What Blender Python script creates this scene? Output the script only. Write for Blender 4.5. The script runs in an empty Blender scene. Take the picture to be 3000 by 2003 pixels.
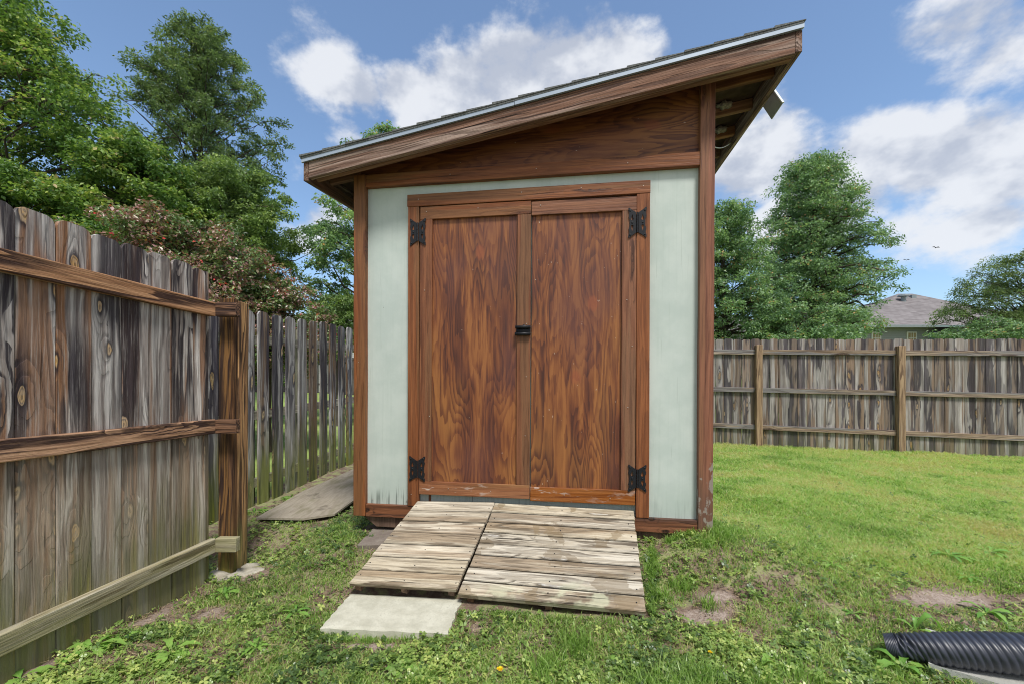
import bpy, bmesh, math, random
import numpy as np
from mathutils import Vector, Matrix, geometry
random.seed(7)
R = math.radians
S = bpy.context.scene
COL = S.collection

# ------------------------------------------------------------------ camera
cam_data = bpy.data.cameras.new('camera')
cam = bpy.data.objects.new('camera', cam_data)
COL.objects.link(cam)
cam.location = (0, 0, 1.15)
cam.rotation_euler = (R(90), 0, 0)
cam_data.sensor_width = 36
cam_data.lens = 15.0
cam_data.shift_y = 0.0445
cam_data.clip_start = 0.05
cam_data.clip_end = 2000
S.camera = cam

# ------------------------------------------------------------------ node helper
class NG:
    def __init__(s, tree):
        s.t = tree; s.n = tree.nodes; s.l = tree.links
    def new(s, typ, **kw):
        n = s.n.new(typ)
        for k, v in kw.items(): setattr(n, k, v)
        return n
    def put(s, sock, v):
        if v is None: return
        if hasattr(v, 'is_linked') or isinstance(v, bpy.types.NodeSocket): s.l.new(v, sock)
        else:
            if sock.type == 'RGBA' and isinstance(v, (tuple, list)) and len(v) == 3: v = (*v, 1)
            sock.default_value = v
    def math(s, op, a, b=None, c=None, clamp=False):
        n = s.new('ShaderNodeMath', operation=op); n.use_clamp = clamp
        s.put(n.inputs[0], a); s.put(n.inputs[1], b)
        if c is not None: s.put(n.inputs[2], c)
        return n.outputs[0]
    def vm(s, op, a, b=None, scale=None):
        n = s.new('ShaderNodeVectorMath', operation=op)
        s.put(n.inputs[0], a); s.put(n.inputs[1], b)
        if scale is not None: s.put(n.inputs['Scale'], scale)
        return n.outputs['Value'] if op in ('LENGTH', 'DOT_PRODUCT', 'DISTANCE') else n.outputs['Vector']
    def noise(s, v, scale=1, detail=2, rough=.5, dist=0, w=None):
        n = s.new('ShaderNodeTexNoise')
        s.put(n.inputs['Vector'], v); n.inputs['Scale'].default_value = scale
        n.inputs['Detail'].default_value = detail; n.inputs['Roughness'].default_value = rough
        n.inputs['Distortion'].default_value = dist
        return n.outputs[0]
    def voro(s, v, scale=1, rnd=1, feature='F1', flat=False):
        n = s.new('ShaderNodeTexVoronoi'); n.feature = feature
        if flat: n.voronoi_dimensions = '2D'; q = s.sep(v); v = s.comb(q[0], q[2], 0)
        s.put(n.inputs['Vector'], v); n.inputs['Scale'].default_value = scale
        n.inputs['Randomness'].default_value = rnd
        return n
    def ramp(s, f, stops, interp='LINEAR'):
        n = s.new('ShaderNodeValToRGB'); n.color_ramp.interpolation = interp
        e = n.color_ramp.elements
        while len(e) < len(stops): e.new(.5)
        for i, (p, c) in enumerate(stops):
            e[i].position = p
            e[i].color = (c, c, c, 1) if isinstance(c, (int, float)) else (*c, 1)
        s.put(n.inputs[0], f)
        return n.outputs[0]
    def mix(s, f, a, b, mode='MIX'):
        n = s.new('ShaderNodeMix', data_type='RGBA', blend_type=mode)
        s.put(n.inputs[0], f); s.put(n.inputs[6], a); s.put(n.inputs[7], b)
        return n.outputs[2]
    def smooth(s, v, a, b, o0=0, o1=1):
        n = s.new('ShaderNodeMapRange', interpolation_type='SMOOTHSTEP')
        s.put(n.inputs[0], v); n.inputs[1].default_value = a; n.inputs[2].default_value = b
        n.inputs[3].default_value = o0; n.inputs[4].default_value = o1
        return n.outputs[0]
    def sep(s, v):
        n = s.new('ShaderNodeSeparateXYZ'); s.put(n.inputs[0], v); return n.outputs
    def comb(s, x, y, z):
        n = s.new('ShaderNodeCombineXYZ')
        s.put(n.inputs[0], x); s.put(n.inputs[1], y); s.put(n.inputs[2], z); return n.outputs[0]

# ------------------------------------------------------------------ world: sky with cumulus
SUN_EL, SUN_AZ = 60, 160      # azimuth measured clockwise from +Y (camera looks along +Y)
W = bpy.data.worlds.new('World'); S.world = W; W.use_nodes = True
g = NG(W.node_tree); g.n.clear()
out = g.new('ShaderNodeOutputWorld'); bg = g.new('ShaderNodeBackground')
g.l.new(bg.outputs[0], out.inputs[0])
sky = g.new('ShaderNodeTexSky', sky_type='NISHITA')
sky.sun_disc = False; sky.sun_elevation = R(SUN_EL); sky.sun_rotation = R(SUN_AZ)
sky.air_density = 1.0; sky.dust_density = .6; sky.ozone_density = 2.0
dirv = g.vm('NORMALIZE', g.new('ShaderNodeTexCoord').outputs['Generated'])
sx, sy, sz = g.sep(dirv)
# clear-sky colour, deepened a little
skyc = g.mix(.05, g.mix(1, sky.outputs[0], (.82, .88, .90), 'MULTIPLY'), (2.3, 2.5, 2.9))
# cloud coverage: broad cumulus banks at chosen bearings over a general noise
def cd(px, py): 
    v = Vector(((px-1500)/1250, 1, (1135-py)/1250)); v.normalize(); return v
banks = [((1010,255),.12,1.5),((1200,260),.13,1.5),((1340,260),.14,1.5),((1600,215),.13,1.5),((1480,240),.15,1.5),((1760,220),.15,1.4),((1010,400),.08,.9),((1300,300),.2,1.4),
         ((2180,480),.17,1.5),((2330,640),.15,1.4),((2480,540),.16,1.4),((2650,430),.15,1.4),((2850,420),.17,1.5),((2980,520),.17,1.4),((2880,650),.14,1.3),((2700,640),.11,1.0),
         ((2990,110),.15,1.0),((2850,40),.12,1.0),((900,690),.11,1.0),((950,640),.08,.9),((850,70),.08,.55),((1300,120),.07,.55),((2140,330),.08,.7),((2300,720),.12,1.0)]
acc = None
warp = g.vm('SCALE', g.vm('SUBTRACT', g.new('ShaderNodeTexNoise').outputs['Color'], (.5,.5,.5)), scale=.0)
wn = g.new('ShaderNodeTexNoise'); g.put(wn.inputs['Vector'], dirv); wn.inputs['Scale'].default_value = 3.5; wn.inputs['Detail'].default_value = 4
wv = g.vm('ADD', dirv, g.vm('SCALE', g.vm('SUBTRACT', wn.outputs['Color'], (.5,.5,.5)), scale=.16))
for (c, r, a) in banks:
    d = cd(*c)
    dv = g.vm('SUBTRACT', wv, tuple(d))
    dv = g.vm('MULTIPLY', dv, (1, 1, 1.6))
    m = g.math('MULTIPLY', g.smooth(g.vm('LENGTH', dv), r*1.25, 0, 0, 1), a)
    acc = m if acc is None else g.math('MAXIMUM', acc, m)
cn = g.noise(g.vm('MULTIPLY', dirv, (1, 1, 1.5)), 6.5, 10, .60)
gen = g.smooth(g.math('MULTIPLY', sy, -1), -.15, .35, 0, .55)      # more cloud behind the camera
field = g.math('ADD', g.math('ADD', g.math('MULTIPLY', acc, .42), gen), g.math('MULTIPLY', cn, 1.15))
mask = g.smooth(field, .75, 1.02, 0, 1)
up = g.noise(g.vm('ADD', g.vm('MULTIPLY', dirv, (1, 1, 1.5)), (-.015, 0, .075)), 6.5, 5, .55)
here = g.noise(g.vm('MULTIPLY', dirv, (1, 1, 1.5)), 6.5, 5, .55)
lit = g.smooth(g.math('ADD', g.math('SUBTRACT', here, up), g.math('MULTIPLY', g.math('SUBTRACT', g.noise(dirv, 5, 3, .5), .5), .35)), -.16, .10, 0, 1)
ccol = g.mix(lit, (2.35, 2.55, 3.0), (3.85, 3.95, 4.15))
haze = g.smooth(sz, .28, -.02, 0, .35)
skyh = g.mix(haze, skyc, (1.6, 2.2, 3.1))
fin = g.mix(g.math('MULTIPLY', mask, .92), skyh, ccol)
g.l.new(fin, bg.inputs[0]); bg.inputs[1].default_value = .15

# ------------------------------------------------------------------ sun
sd = bpy.data.lights.new('sun', 'SUN'); sun = bpy.data.objects.new('sun', sd); COL.objects.link(sun)
sd.energy = 2.8; sd.angle = R(13); sd.color = (1, .96, .9)
az = R(SUN_AZ); el = R(SUN_EL)
sdir = Vector((math.sin(az)*math.cos(el), math.cos(az)*math.cos(el), math.sin(el)))
sun.rotation_euler = sdir.to_track_quat('Z', 'Y').to_euler()
sun.location = (0, -4, 12)
S.view_settings.view_transform = 'Standard'; S.view_settings.look = 'None'
S.view_settings.exposure = 0.58; S.view_settings.gamma = 1; S.view_settings.use_curve_mapping = False

# ------------------------------------------------------------------ object helpers
def tag(o, label=None, cat=None, group=None, kind=None):
    if label: o['label'] = label
    if cat: o['category'] = cat
    if group: o['group'] = group
    if kind: o['kind'] = kind
    return o
def link(o, parent=None):
    COL.objects.link(o)
    if parent: o.parent = parent
    return o
def empty(name, loc=(0,0,0), rot=(0,0,0)):
    o = bpy.data.objects.new(name, None); o.empty_display_size = .1
    COL.objects.link(o); o.location = loc; o.rotation_euler = rot
    return o
def mesh_from_bm(name, bm, mat, parent=None, smooth=False):
    bmesh.ops.recalc_face_normals(bm, faces=bm.faces)
    me = bpy.data.meshes.new(name); bm.to_mesh(me); bm.free()
    if smooth:
        for p in me.polygons: p.use_smooth = True
    if mat: me.materials.append(mat)
    o = bpy.data.objects.new(name, me); return link(o, parent)
def mesh_np(name, V, F, mat, parent=None, attrs=None, smooth=False):
    V = np.asarray(V, dtype=np.float32); F = np.asarray(F, dtype=np.int32); k = F.shape[1]
    me = bpy.data.meshes.new(name)
    me.vertices.add(len(V)); me.vertices.foreach_set('co', V.ravel())
    me.loops.add(F.size); me.loops.foreach_set('vertex_index', F.ravel())
    me.polygons.add(len(F)); me.polygons.foreach_set('loop_start', np.arange(0, F.size, k, dtype=np.int32))
    me.polygons.foreach_set('use_smooth', np.full(len(F), smooth, dtype=bool))
    for an, av in (attrs or {}).items():
        a = me.attributes.new(an, 'FLOAT', 'POINT'); a.data.foreach_set('value', np.asarray(av, dtype=np.float32))
    me.update(calc_edges=True)
    if mat: me.materials.append(mat)
    o = bpy.data.objects.new(name, me); return link(o, parent)
AX = {'z': Matrix(((1,0,0),(0,1,0),(0,0,1))),
      'x': Matrix(((0,0,1),(0,-1,0),(1,0,0))),
      'y': Matrix(((1,0,0),(0,0,1),(0,-1,0)))}
def slab_bm(w, t, l, bevel=.002, seg=1, jit=0, rnd=None):
    """box centred on the origin, w along X, t along Y, l along Z, with bevelled edges and slightly uneven sides"""
    bm = bmesh.new()
    bmesh.ops.create_cube(bm, size=1)
    for v in bm.verts: v.co = (v.co.x*w, v.co.y*t, v.co.z*l)
    if bevel: bmesh.ops.bevel(bm, geom=bm.edges[:], offset=min(bevel, t*.3), segments=1, affect='EDGES')
    if seg > 1:
        le = [e for e in bm.edges if abs((e.verts[0].co-e.verts[1].co).z) > l*.8]
        bmesh.ops.subdivide_edges(bm, edges=le, cuts=seg-1, use_grid_fill=True)
        if jit:
            rr = rnd or random
            ph = rr.uniform(0, 9)
            for v in bm.verts:
                a = math.sin(v.co.z*5+ph)+.6*math.sin(v.co.z*13+ph*2)
                v.co.x += a*jit; v.co.y += jit*.6*math.sin(v.co.z*7+ph*3)
    return bm
def board(name, b, mat, parent=None, along='z', bevel=.002, seg=1, jit=0):
    x0, x1, y0, y1, z0, z1 = b
    d = {'x': (z1-z0, y1-y0, x1-x0), 'y': (x1-x0, z1-z0, y1-y0), 'z': (x1-x0, y1-y0, z1-z0)}[along]
    o = mesh_from_bm(name, slab_bm(*d, bevel=bevel, seg=seg, jit=jit), mat, parent)
    m = AX[along].to_4x4(); m.translation = ((x0+x1)/2, (y0+y1)/2, (z0+z1)/2)
    o.matrix_basis = m
    return o
def beam(name, p0, p1, w, t, mat, parent=None, side=(0,0,1), bevel=.002, seg=1, jit=0):
    """timber from p0 to p1 (centre line); its width w lies along `side`, its thickness t across"""
    p0, p1 = Vector(p0), Vector(p1); z = (p1-p0); l = z.length; z.normalize()
    x = Vector(side); x = (x - z*x.dot(z)).normalized(); y = z.cross(x)
    o = mesh_from_bm(name, slab_bm(w, t, l, bevel=bevel, seg=seg, jit=jit), mat, parent)
    m = Matrix((x, y, z)).transposed().to_4x4(); m.translation = (p0+p1)/2
    o.matrix_basis = m
    return o
def poly_prism(name, pts, y0, y1, mat, parent=None, bevel=0):
    """polygon in XZ extruded from y0 to y1"""
    bm = bmesh.new()
    a = [bm.verts.new((x, y0, z)) for x, z in pts]; b = [bm.verts.new((x, y1, z)) for x, z in pts]
    bm.faces.new(a); bm.faces.new(b[::-1])
    n = len(pts)
    for i in range(n): bm.faces.new((a[i], a[(i+1) % n], b[(i+1) % n], b[i]))
    if bevel: bmesh.ops.bevel(bm, geom=bm.edges[:], offset=bevel, segments=1, affect='EDGES')
    return mesh_from_bm(name, bm, mat, parent)
def hexa(name, p, mat, parent=None, bevel=0):
    """eight corners: bottom ring 0-3, top ring 4-7"""
    bm = bmesh.new(); v = [bm.verts.new(q) for q in p]
    for f in ((0,1,2,3), (4,5,6,7), (0,1,5,4), (1,2,6,5), (2,3,7,6), (3,0,4,7)): bm.faces.new([v[i] for i in f])
    if bevel: bmesh.ops.bevel(bm, geom=bm.edges[:], offset=bevel, segments=1, affect='EDGES')
    return mesh_from_bm(name, bm, mat, parent)
def tube_bm(bm, pts, rad, seg=8, cap=True):
    pts = [Vector(p) for p in pts]; n = len(pts); rings = []
    up = Vector((0, 0, 1))
    for i, p in enumerate(pts):
        t = (pts[min(i+1, n-1)] - pts[max(i-1, 0)]).normalized()
        a = t.cross(up)
        if a.length < .05: a = t.cross(Vector((1, 0, 0)))
        a.normalize(); b = t.cross(a)
        r = rad[i] if hasattr(rad, '__len__') else rad
        rings.append([bm.verts.new(p + (a*math.cos(2*math.pi*k/seg)+b*math.sin(2*math.pi*k/seg))*r) for k in range(seg)])
    for i in range(n-1):
        for k in range(seg): bm.faces.new((rings[i][k], rings[i][(k+1) % seg], rings[i+1][(k+1) % seg], rings[i+1][k]))
    if cap: bm.faces.new(rings[0][::-1]); bm.faces.new(rings[-1])
def tube(name, pts, rad, mat, parent=None, seg=8):
    bm = bmesh.new(); tube_bm(bm, pts, rad, seg); return mesh_from_bm(name, bm, mat, parent, smooth=True)

# ------------------------------------------------------------------ materials
def base_mat(name, rough=.7, spec=.3):
    m = bpy.data.materials.new(name); m.use_nodes = True
    g = NG(m.node_tree); b = g.n['Principled BSDF']
    b.inputs['Roughness'].default_value = rough; b.inputs['Specular IOR Level'].default_value = spec
    return m, g, b
def wood(name, light, mid, dark, brown=None, stain=.5, brown_amt=.4, fig_scale=(4, .5), fig_n=5, fig_amt=.5, knots=1.0,
         knot_scale=(7.5, 2.6), knot_col=(.16, .085, .04), moss=None, rough=.8, grain=(90, 3), bump=.25, spec=.25, extra=None,
         crack=.35, fig_ramp=(.45, .85), spread=.32, gk=1.0, stk=(13, .85), sharp=1.0, mid_grain=34, warm=0):
    """weathered or stained timber: grain runs along local Z"""
    m, g, b = base_mat(name, rough, spec)
    tc0 = g.new('ShaderNodeTexCoord').outputs['Object']
    rnd = g.new('ShaderNodeObjectInfo').outputs['Random']
    off = g.comb(g.math('MULTIPLY', rnd, 37.3), g.math('MULTIPLY', rnd, 91.7), g.math('MULTIPLY', rnd, 53.1))
    # gentle sideways wander of the grain
    wob = g.noise(g.vm('ADD', g.vm('MULTIPLY', tc0, (5, 5, 2.6)), off), 1, 2, .5)
    tc = g.vm('ADD', tc0, g.comb(g.math('MULTIPLY', g.math('SUBTRACT', wob, .5), .022), 0, 0))
    def P(sx, sz, k=1): return g.vm('ADD', g.vm('MULTIPLY', tc, (sx, sx, sz)), g.vm('SCALE', off, scale=k))
    kw = g.vm('SCALE', g.vm('SUBTRACT', g.comb(g.noise(P(22, 11), 1, 2), .5, g.noise(P(25, 9, 1.4), 1, 2)), (.5, .5, .5)), scale=.26)
    kv = g.voro(g.vm('ADD', P(*knot_scale), kw), 1, 1, flat=True)
    kd = kv.outputs['Distance']
    kr = g.sep(kv.outputs['Color'])[0]
    kon = g.smooth(kr, 1-knots*.42-.02, 1-knots*.42, 0, 1)
    near = g.math('MULTIPLY', g.smooth(kd, .6, .05, 0, 1), kon)
    # growth-ring contour lines bending round the knots
    f = g.noise(P(*fig_scale), 1, 1.5, .45)
    f = g.math('ADD', f, g.math('MULTIPLY', near, .26))
    f = g.math('ADD', f, g.math('MULTIPLY', g.noise(P(grain[0]*.3, grain[1]*1.5), 1, 2, .5), .035))
    rg = g.math('FRACT', g.math('MULTIPLY', f, fig_n))
    rings = g.math('MULTIPLY', g.smooth(rg, fig_ramp[0], fig_ramp[1], 0, 1), g.smooth(rg, 1.0, .95, 0, 1))   # soft rise, sharp late-wood edge
    late = g.math('MULTIPLY', rings, fig_amt)
    gr = g.noise(P(*grain), 1, 5, .7)
    gm = g.noise(P(mid_grain, grain[1]*.55, 1.3), 1, 4, .62)
    w_ = .11/sharp
    col = g.mix(g.smooth(gm, .5-w_, .5+w_), mid, light)
    if brown:
        bm_ = g.noise(P(9, .4, 1.7), 1, 3, .5)
        col = g.mix(g.math('MULTIPLY', g.smooth(bm_, .62-brown_amt*.3, .66-brown_amt*.27, 0, 1), .85), col, brown)
    col = g.mix(late, col, dark)
    st = g.math('ADD', g.noise(P(stk[0], stk[1], 2.1), 1, 4, .6), g.math('MULTIPLY', g.math('SUBTRACT', gm, .5), .30))
    st = g.math('ADD', st, g.math('MULTIPLY', g.math('SUBTRACT', rings, .5), .05))
    st2 = g.noise(P(6, .6, 2.9), 1, 2, .5)
    stm = g.math('MULTIPLY', g.smooth(st, .68-stain*.3, .715-stain*.27, 0, 1), g.smooth(st2, .38, .50, .10, 1))
    col = g.mix(g.math('MULTIPLY', stm, .90), col, g.mix(g.smooth(gm, .45, .68, 0, .55), dark, tuple(c*2.6 for c in dark)))
    # fine grain + open checks
    col = g.mix(g.smooth(gr, .48, .62, 0, .42*gk), col, dark)
    col = g.mix(g.smooth(gr, .48, .34, 0, .38*gk), col, light)
    ck = g.noise(P(mid_grain*1.7, grain[1]*.5, 3.3), 1, 3, .6)
    col = g.mix(g.smooth(ck, .655, .69, 0, crack), col, tuple(c*.3 for c in dark))
    # knot discs with rings
    kring = g.math('SINE', g.math('MULTIPLY', kd, g.math('ADD', 62, g.math('MULTIPLY', kr, 30))))
    kcol = g.mix(g.smooth(kring, -.2, .9, 0, .75), tuple(c*1.35 for c in knot_col), tuple(c*.3 for c in knot_col))
    kcol = g.mix(g.smooth(g.noise(tc, 60, 2), .4, .6, 0, .4), kcol, mid)
    ksz = g.math('ADD', kd, g.math('MULTIPLY', g.sep(kv.outputs['Color'])[2], .07))
    kin = g.math('MULTIPLY', g.smooth(ksz, .165, .135, 0, .92), kon)
    krim = g.math('MULTIPLY', g.math('MULTIPLY', g.smooth(ksz, .27, .155, 0, 1), kon), .85)
    col = g.mix(krim, col, dark)
    col = g.mix(kin, col, kcol)
    geo = g.new('ShaderNodeNewGeometry')
    if warm:
        wz0 = g.sep(geo.outputs['Position'])[2]
        col = g.mix(g.smooth(wz0, 1.15, .55, 0, warm), col, g.mix(g.smooth(gm, .4, .6), (.30, .225, .15), (.50, .42, .30)))
    if moss:
        wz = g.sep(geo.outputs['Position'])[2]
        mn = g.noise(P(9, 2.2, .7), 1, 4, .6)
        mk = g.math('MULTIPLY', g.smooth(g.math('ADD', wz, g.math('MULTIPLY', mn, -1.1)), moss[1]-.55, moss[0]-.55, 0, 1), moss[2])
        col = g.mix(mk, col, g.mix(g.smooth(gm, .4, .6), (.20, .22, .05), (.08, .095, .025)))
    if extra: col = extra(g, col, tc0, geo, gr, P)
    hv = g.new('ShaderNodeHueSaturation')   # each board a little different
    r2 = g.math('FRACT', g.math('MULTIPLY', rnd, 7.13))
    g.put(hv.inputs['Value'], g.math('ADD', 1-spread*.5, g.math('MULTIPLY', r2, spread)))
    g.put(hv.inputs['Saturation'], g.math('ADD', 1-spread*.45, g.math('MULTIPLY', g.math('FRACT', g.math('MULTIPLY', rnd, 17.7)), spread*.9)))
    g.put(hv.inputs['Color'], col)
    g.put(b.inputs['Base Color'], hv.outputs[0])
    h = g.math('ADD', g.math('MULTIPLY', gr, 1), g.math('MULTIPLY', late, -.7))
    h = g.math('ADD', h, g.math('MULTIPLY', gm, .8))
    h = g.math('SUBTRACT', h, g.smooth(ck, .65, .72, 0, 1.4))
    bp = g.new('ShaderNodeBump'); bp.inputs['Strength'].default_value = min(1, bump*1.6); bp.inputs['Distance'].default_value = .006
    g.put(bp.inputs['Height'], h); g.put(b.inputs['Normal'], bp.outputs[0])
    return m
M = {}
M['fence'] = wood('weathered_fence_board', (.60,.56,.52), (.31,.262,.235), (.022,.017,.023), brown=(.27,.12,.045), stain=.77, brown_amt=.44,
                  fig_scale=(9, .6), fig_n=8, fig_amt=.34, knots=1.0, knot_col=(.44,.28,.12), moss=(.1, .62, .62), knot_scale=(8.5, 3.2), spread=.36, gk=.8, sharp=1.5, stk=(10, .8), bump=.5, warm=.5)
M['fence_far'] = wood('weathered_back_fence_board', (.38,.355,.34), (.235,.21,.19), (.040,.035,.040), brown=(.19,.13,.09), stain=.68, brown_amt=.5,
                  fig_scale=(7, .6), fig_n=4, fig_amt=.4, knots=.35, knot_col=(.26,.17,.09), moss=(.0, .5, .25), grain=(40, 2.0), knot_scale=(8, 2.2), spread=.42, gk=.5, stk=(8, .7), mid_grain=22, warm=.0)
M['picket'] = wood('weathered_picket', (.50,.48,.47), (.23,.205,.195), (.028,.024,.034), brown=(.17,.095,.045), stain=.74, brown_amt=.40,
                  fig_scale=(8, .6), fig_n=6, fig_amt=.45, knots=.6, knot_col=(.36,.26,.14), moss=(.05, .95, .85), knot_scale=(7, 1.8), grain=(60, 2), stk=(9, .7), sharp=1.4, mid_grain=26)
M['rail'] = wood('fence_rail_timber', (.50,.27,.135), (.30,.145,.065), (.035,.016,.012), brown=(.36,.30,.26), stain=.30, brown_amt=.12,
                  fig_scale=(8, .40), fig_n=12, fig_amt=.95, knots=.4, knot_col=(.08,.04,.025), moss=(.05, .62, .35), grain=(110, 4), knot_scale=(8,1.2), fig_ramp=(.40,.80), stk=(16, .6), bump=.5)
M['rail_end'] = wood('dark_rail_block_timber', (.24,.13,.075), (.14,.07,.038), (.025,.013,.010), brown=(.12,.06,.03), stain=.5, brown_amt=.2,
                  fig_scale=(14, .8), fig_n=8, fig_amt=.9, knots=.2, moss=(.05, .62, .35), grain=(110, 4), bump=.5)
M['rail_low'] = wood('bleached_bottom_rail_timber', (.64,.58,.45), (.46,.39,.27), (.13,.10,.06), brown=(.42,.36,.25), stain=.25, brown_amt=.2,
                  fig_scale=(7, .5), fig_n=8, fig_amt=.4, knots=.5, knot_col=(.16,.12,.07), moss=(.0, .6, .4), grain=(110, 4), knot_scale=(8,1.2), bump=.5)
M['post'] = wood('gate_post_timber', (.56,.30,.10), (.36,.165,.055), (.040,.020,.014), brown=(.10,.05,.025), stain=.35, brown_amt=.30,
                  fig_scale=(12, .8), fig_n=9, fig_amt=.9, knots=.3, knot_col=(.10,.055,.03), moss=(-.1, .50, .6), grain=(110, 3), knot_scale=(9,1.1), fig_ramp=(.35,.85), stk=(14, .6), bump=.5)
M['post_dark'] = wood('gate_post_front_timber', (.20,.11,.058), (.115,.058,.032), (.022,.012,.010), brown=(.22,.12,.052), stain=.55, brown_amt=.30,
                  fig_scale=(16, .6), fig_n=9, fig_amt=.8, knots=.3, knot_col=(.08,.05,.03), moss=(-.1, .45, .6), grain=(110, 3), knot_scale=(9,1.1), stk=(16, .6), bump=.5)
M['back_post'] = wood('back_fence_post_timber', (.42,.30,.195), (.28,.19,.12), (.09,.055,.037), brown=(.20,.17,.15), stain=.25, brown_amt=.25,
                  fig_scale=(9, .5), fig_n=8, fig_amt=.6, knots=.4, knot_col=(.05,.03,.02), grain=(70, 3), knot_scale=(9,1.1))
M['rail_back'] = wood('back_fence_rail_timber', (.33,.26,.20), (.22,.16,.115), (.06,.042,.035), brown=(.19,.19,.20), stain=.3, brown_amt=.4, fig_scale=(9, .5), fig_n=8, fig_amt=.5, knots=.6, knot_col=(.03,.02,.015), grain=(70, 3), knot_scale=(9,1.5))
M['side_rail'] = wood('grey_side_rail', (.40,.38,.31), (.25,.235,.18), (.07,.065,.05), stain=.2, fig_amt=.3, knots=.3, moss=(.0,.9,.5))
M['deck'] = wood('bleached_ramp_board', (.55,.49,.38), (.45,.385,.28), (.12,.09,.06), brown=(.33,.25,.165), stain=.36, brown_amt=.35,
                  fig_scale=(13, .9), fig_n=8, fig_amt=.42, knots=.30, knot_col=(.40,.38,.34), grain=(100, 5), bump=.6, crack=.75, knot_scale=(12,1.8), mid_grain=36, spread=.34, sharp=.75)
def wetter(g, col, tc, geo, gr, P):
    n = g.noise(geo.outputs['Position'], 6.0, 4, .55)
    col = g.mix(g.smooth(n, .56, .585, 0, .6), col, (.20, .15, .09))
    y = g.sep(geo.outputs['Position'])[1]
    return g.mix(g.math('MULTIPLY', g.smooth(y, 2.34, 2.24, 0, 1), g.smooth(n, .52, .42, 0, .6)), col, (.46, .47, .33))
M['deck_wet'] = wood('damp_stained_ramp_board', (.57,.52,.42), (.46,.40,.30), (.10,.078,.055), brown=(.27,.20,.13), stain=.40, brown_amt=.35,
                  fig_scale=(13, .9), fig_n=8, fig_amt=.42, knots=.30, knot_col=(.40,.38,.34), grain=(100, 5), bump=.6, crack=.75, knot_scale=(12,1.8), mid_grain=36, spread=.34, sharp=.75, extra=wetter)
TR = dict(fig_scale=(10, .5), fig_n=8, rough=.5, grain=(100, 3), bump=.2, crack=.55, knot_scale=(11, 1.3), mid_grain=40)
M['trim'] = wood('red_brown_stained_trim', (.275,.112,.052), (.190,.070,.032), (.065,.026,.016), brown=(.20,.10,.05), stain=.15, brown_amt=.3,
                  fig_amt=.30, knots=.35, knot_col=(.07,.03,.018), spread=.18, **TR)
def scraped(g, col, tc, geo, gr, P):
    n = g.noise(P(30, 7, .4), 1, 4, .6)
    band = g.smooth(g.noise(P(2, 1.4, 1.9), 1, 2), .47, .6, 0, 1)
    return g.mix(g.math('MULTIPLY', g.smooth(n, .56, .64, 0, .8), band), col, (.55, .47, .42))
M['trim_scraped'] = wood('scraped_bottom_rail_trim', (.33,.145,.065), (.22,.080,.032), (.09,.03,.016), brown=(.27,.13,.05), stain=.1, brown_amt=.3,
                  fig_amt=.3, knots=.2, knot_col=(.07,.03,.018), extra=scraped, **TR)
def peeled(g, col, tc, geo, gr, P):
    z = g.sep(tc)[2]; x = g.sep(tc)[0]
    n = g.noise(P(26, 15, .4), 1, 4, .62)
    low = g.smooth(z, -.72, -1.25, -.02, .12)
    gate = g.smooth(z, -.62, -.82, 0, 1)
    e = g.math('ADD', g.math('ADD', n, low), g.smooth(x, .0, .045, -.03, .06))
    col = g.mix(g.smooth(z, -.9, -1.35, 0, .6), col, (.10, .062, .045))
    return g.mix(g.math('MULTIPLY', g.smooth(e, .655, .68, 0, .8), gate), col, (.27, .235, .20))
M['trim_peeled'] = wood('peeling_corner_post', (.27,.095,.040), (.19,.060,.024), (.07,.022,.013), brown=(.21,.085,.032), stain=.15, brown_amt=.3,
                  fig_amt=.28, knots=.3, knot_col=(.07,.03,.018), extra=peeled, **TR)
M['skirt'] = wood('burnt_skirt_board', (.22,.09,.045), (.13,.052,.026), (.02,.01,.008), brown=(.10,.05,.035), stain=.3, brown_amt=.3,
                  fig_scale=(10, .6), fig_n=6, fig_amt=.3, knots=.8, knot_col=(.012,.008,.006), rough=.6, knot_scale=(14, 7))
M['skid'] = wood('old_brown_skid', (.21,.13,.09), (.13,.078,.052), (.05,.03,.02), stain=.25, fig_amt=.4, knots=.3, knot_col=(.06,.04,.03))
M['fascia'] = wood('weathered_brown_fascia', (.33,.235,.19), (.165,.090,.062), (.045,.023,.017), brown=(.185,.085,.048), stain=.40, brown_amt=.42,
                  fig_scale=(11, .45), fig_n=10, fig_amt=.55, knots=.4, knot_col=(.10,.06,.045), grain=(90, 2.5), bump=.7, crack=.9, knot_scale=(11,1.0), stk=(20, .6), mid_grain=38)
M['rafter'] = wood('brown_rafter', (.25,.13,.07), (.16,.075,.04), (.06,.028,.018), stain=.15, fig_amt=.3, knots=.3, knot_col=(.05,.03,.02))
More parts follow.
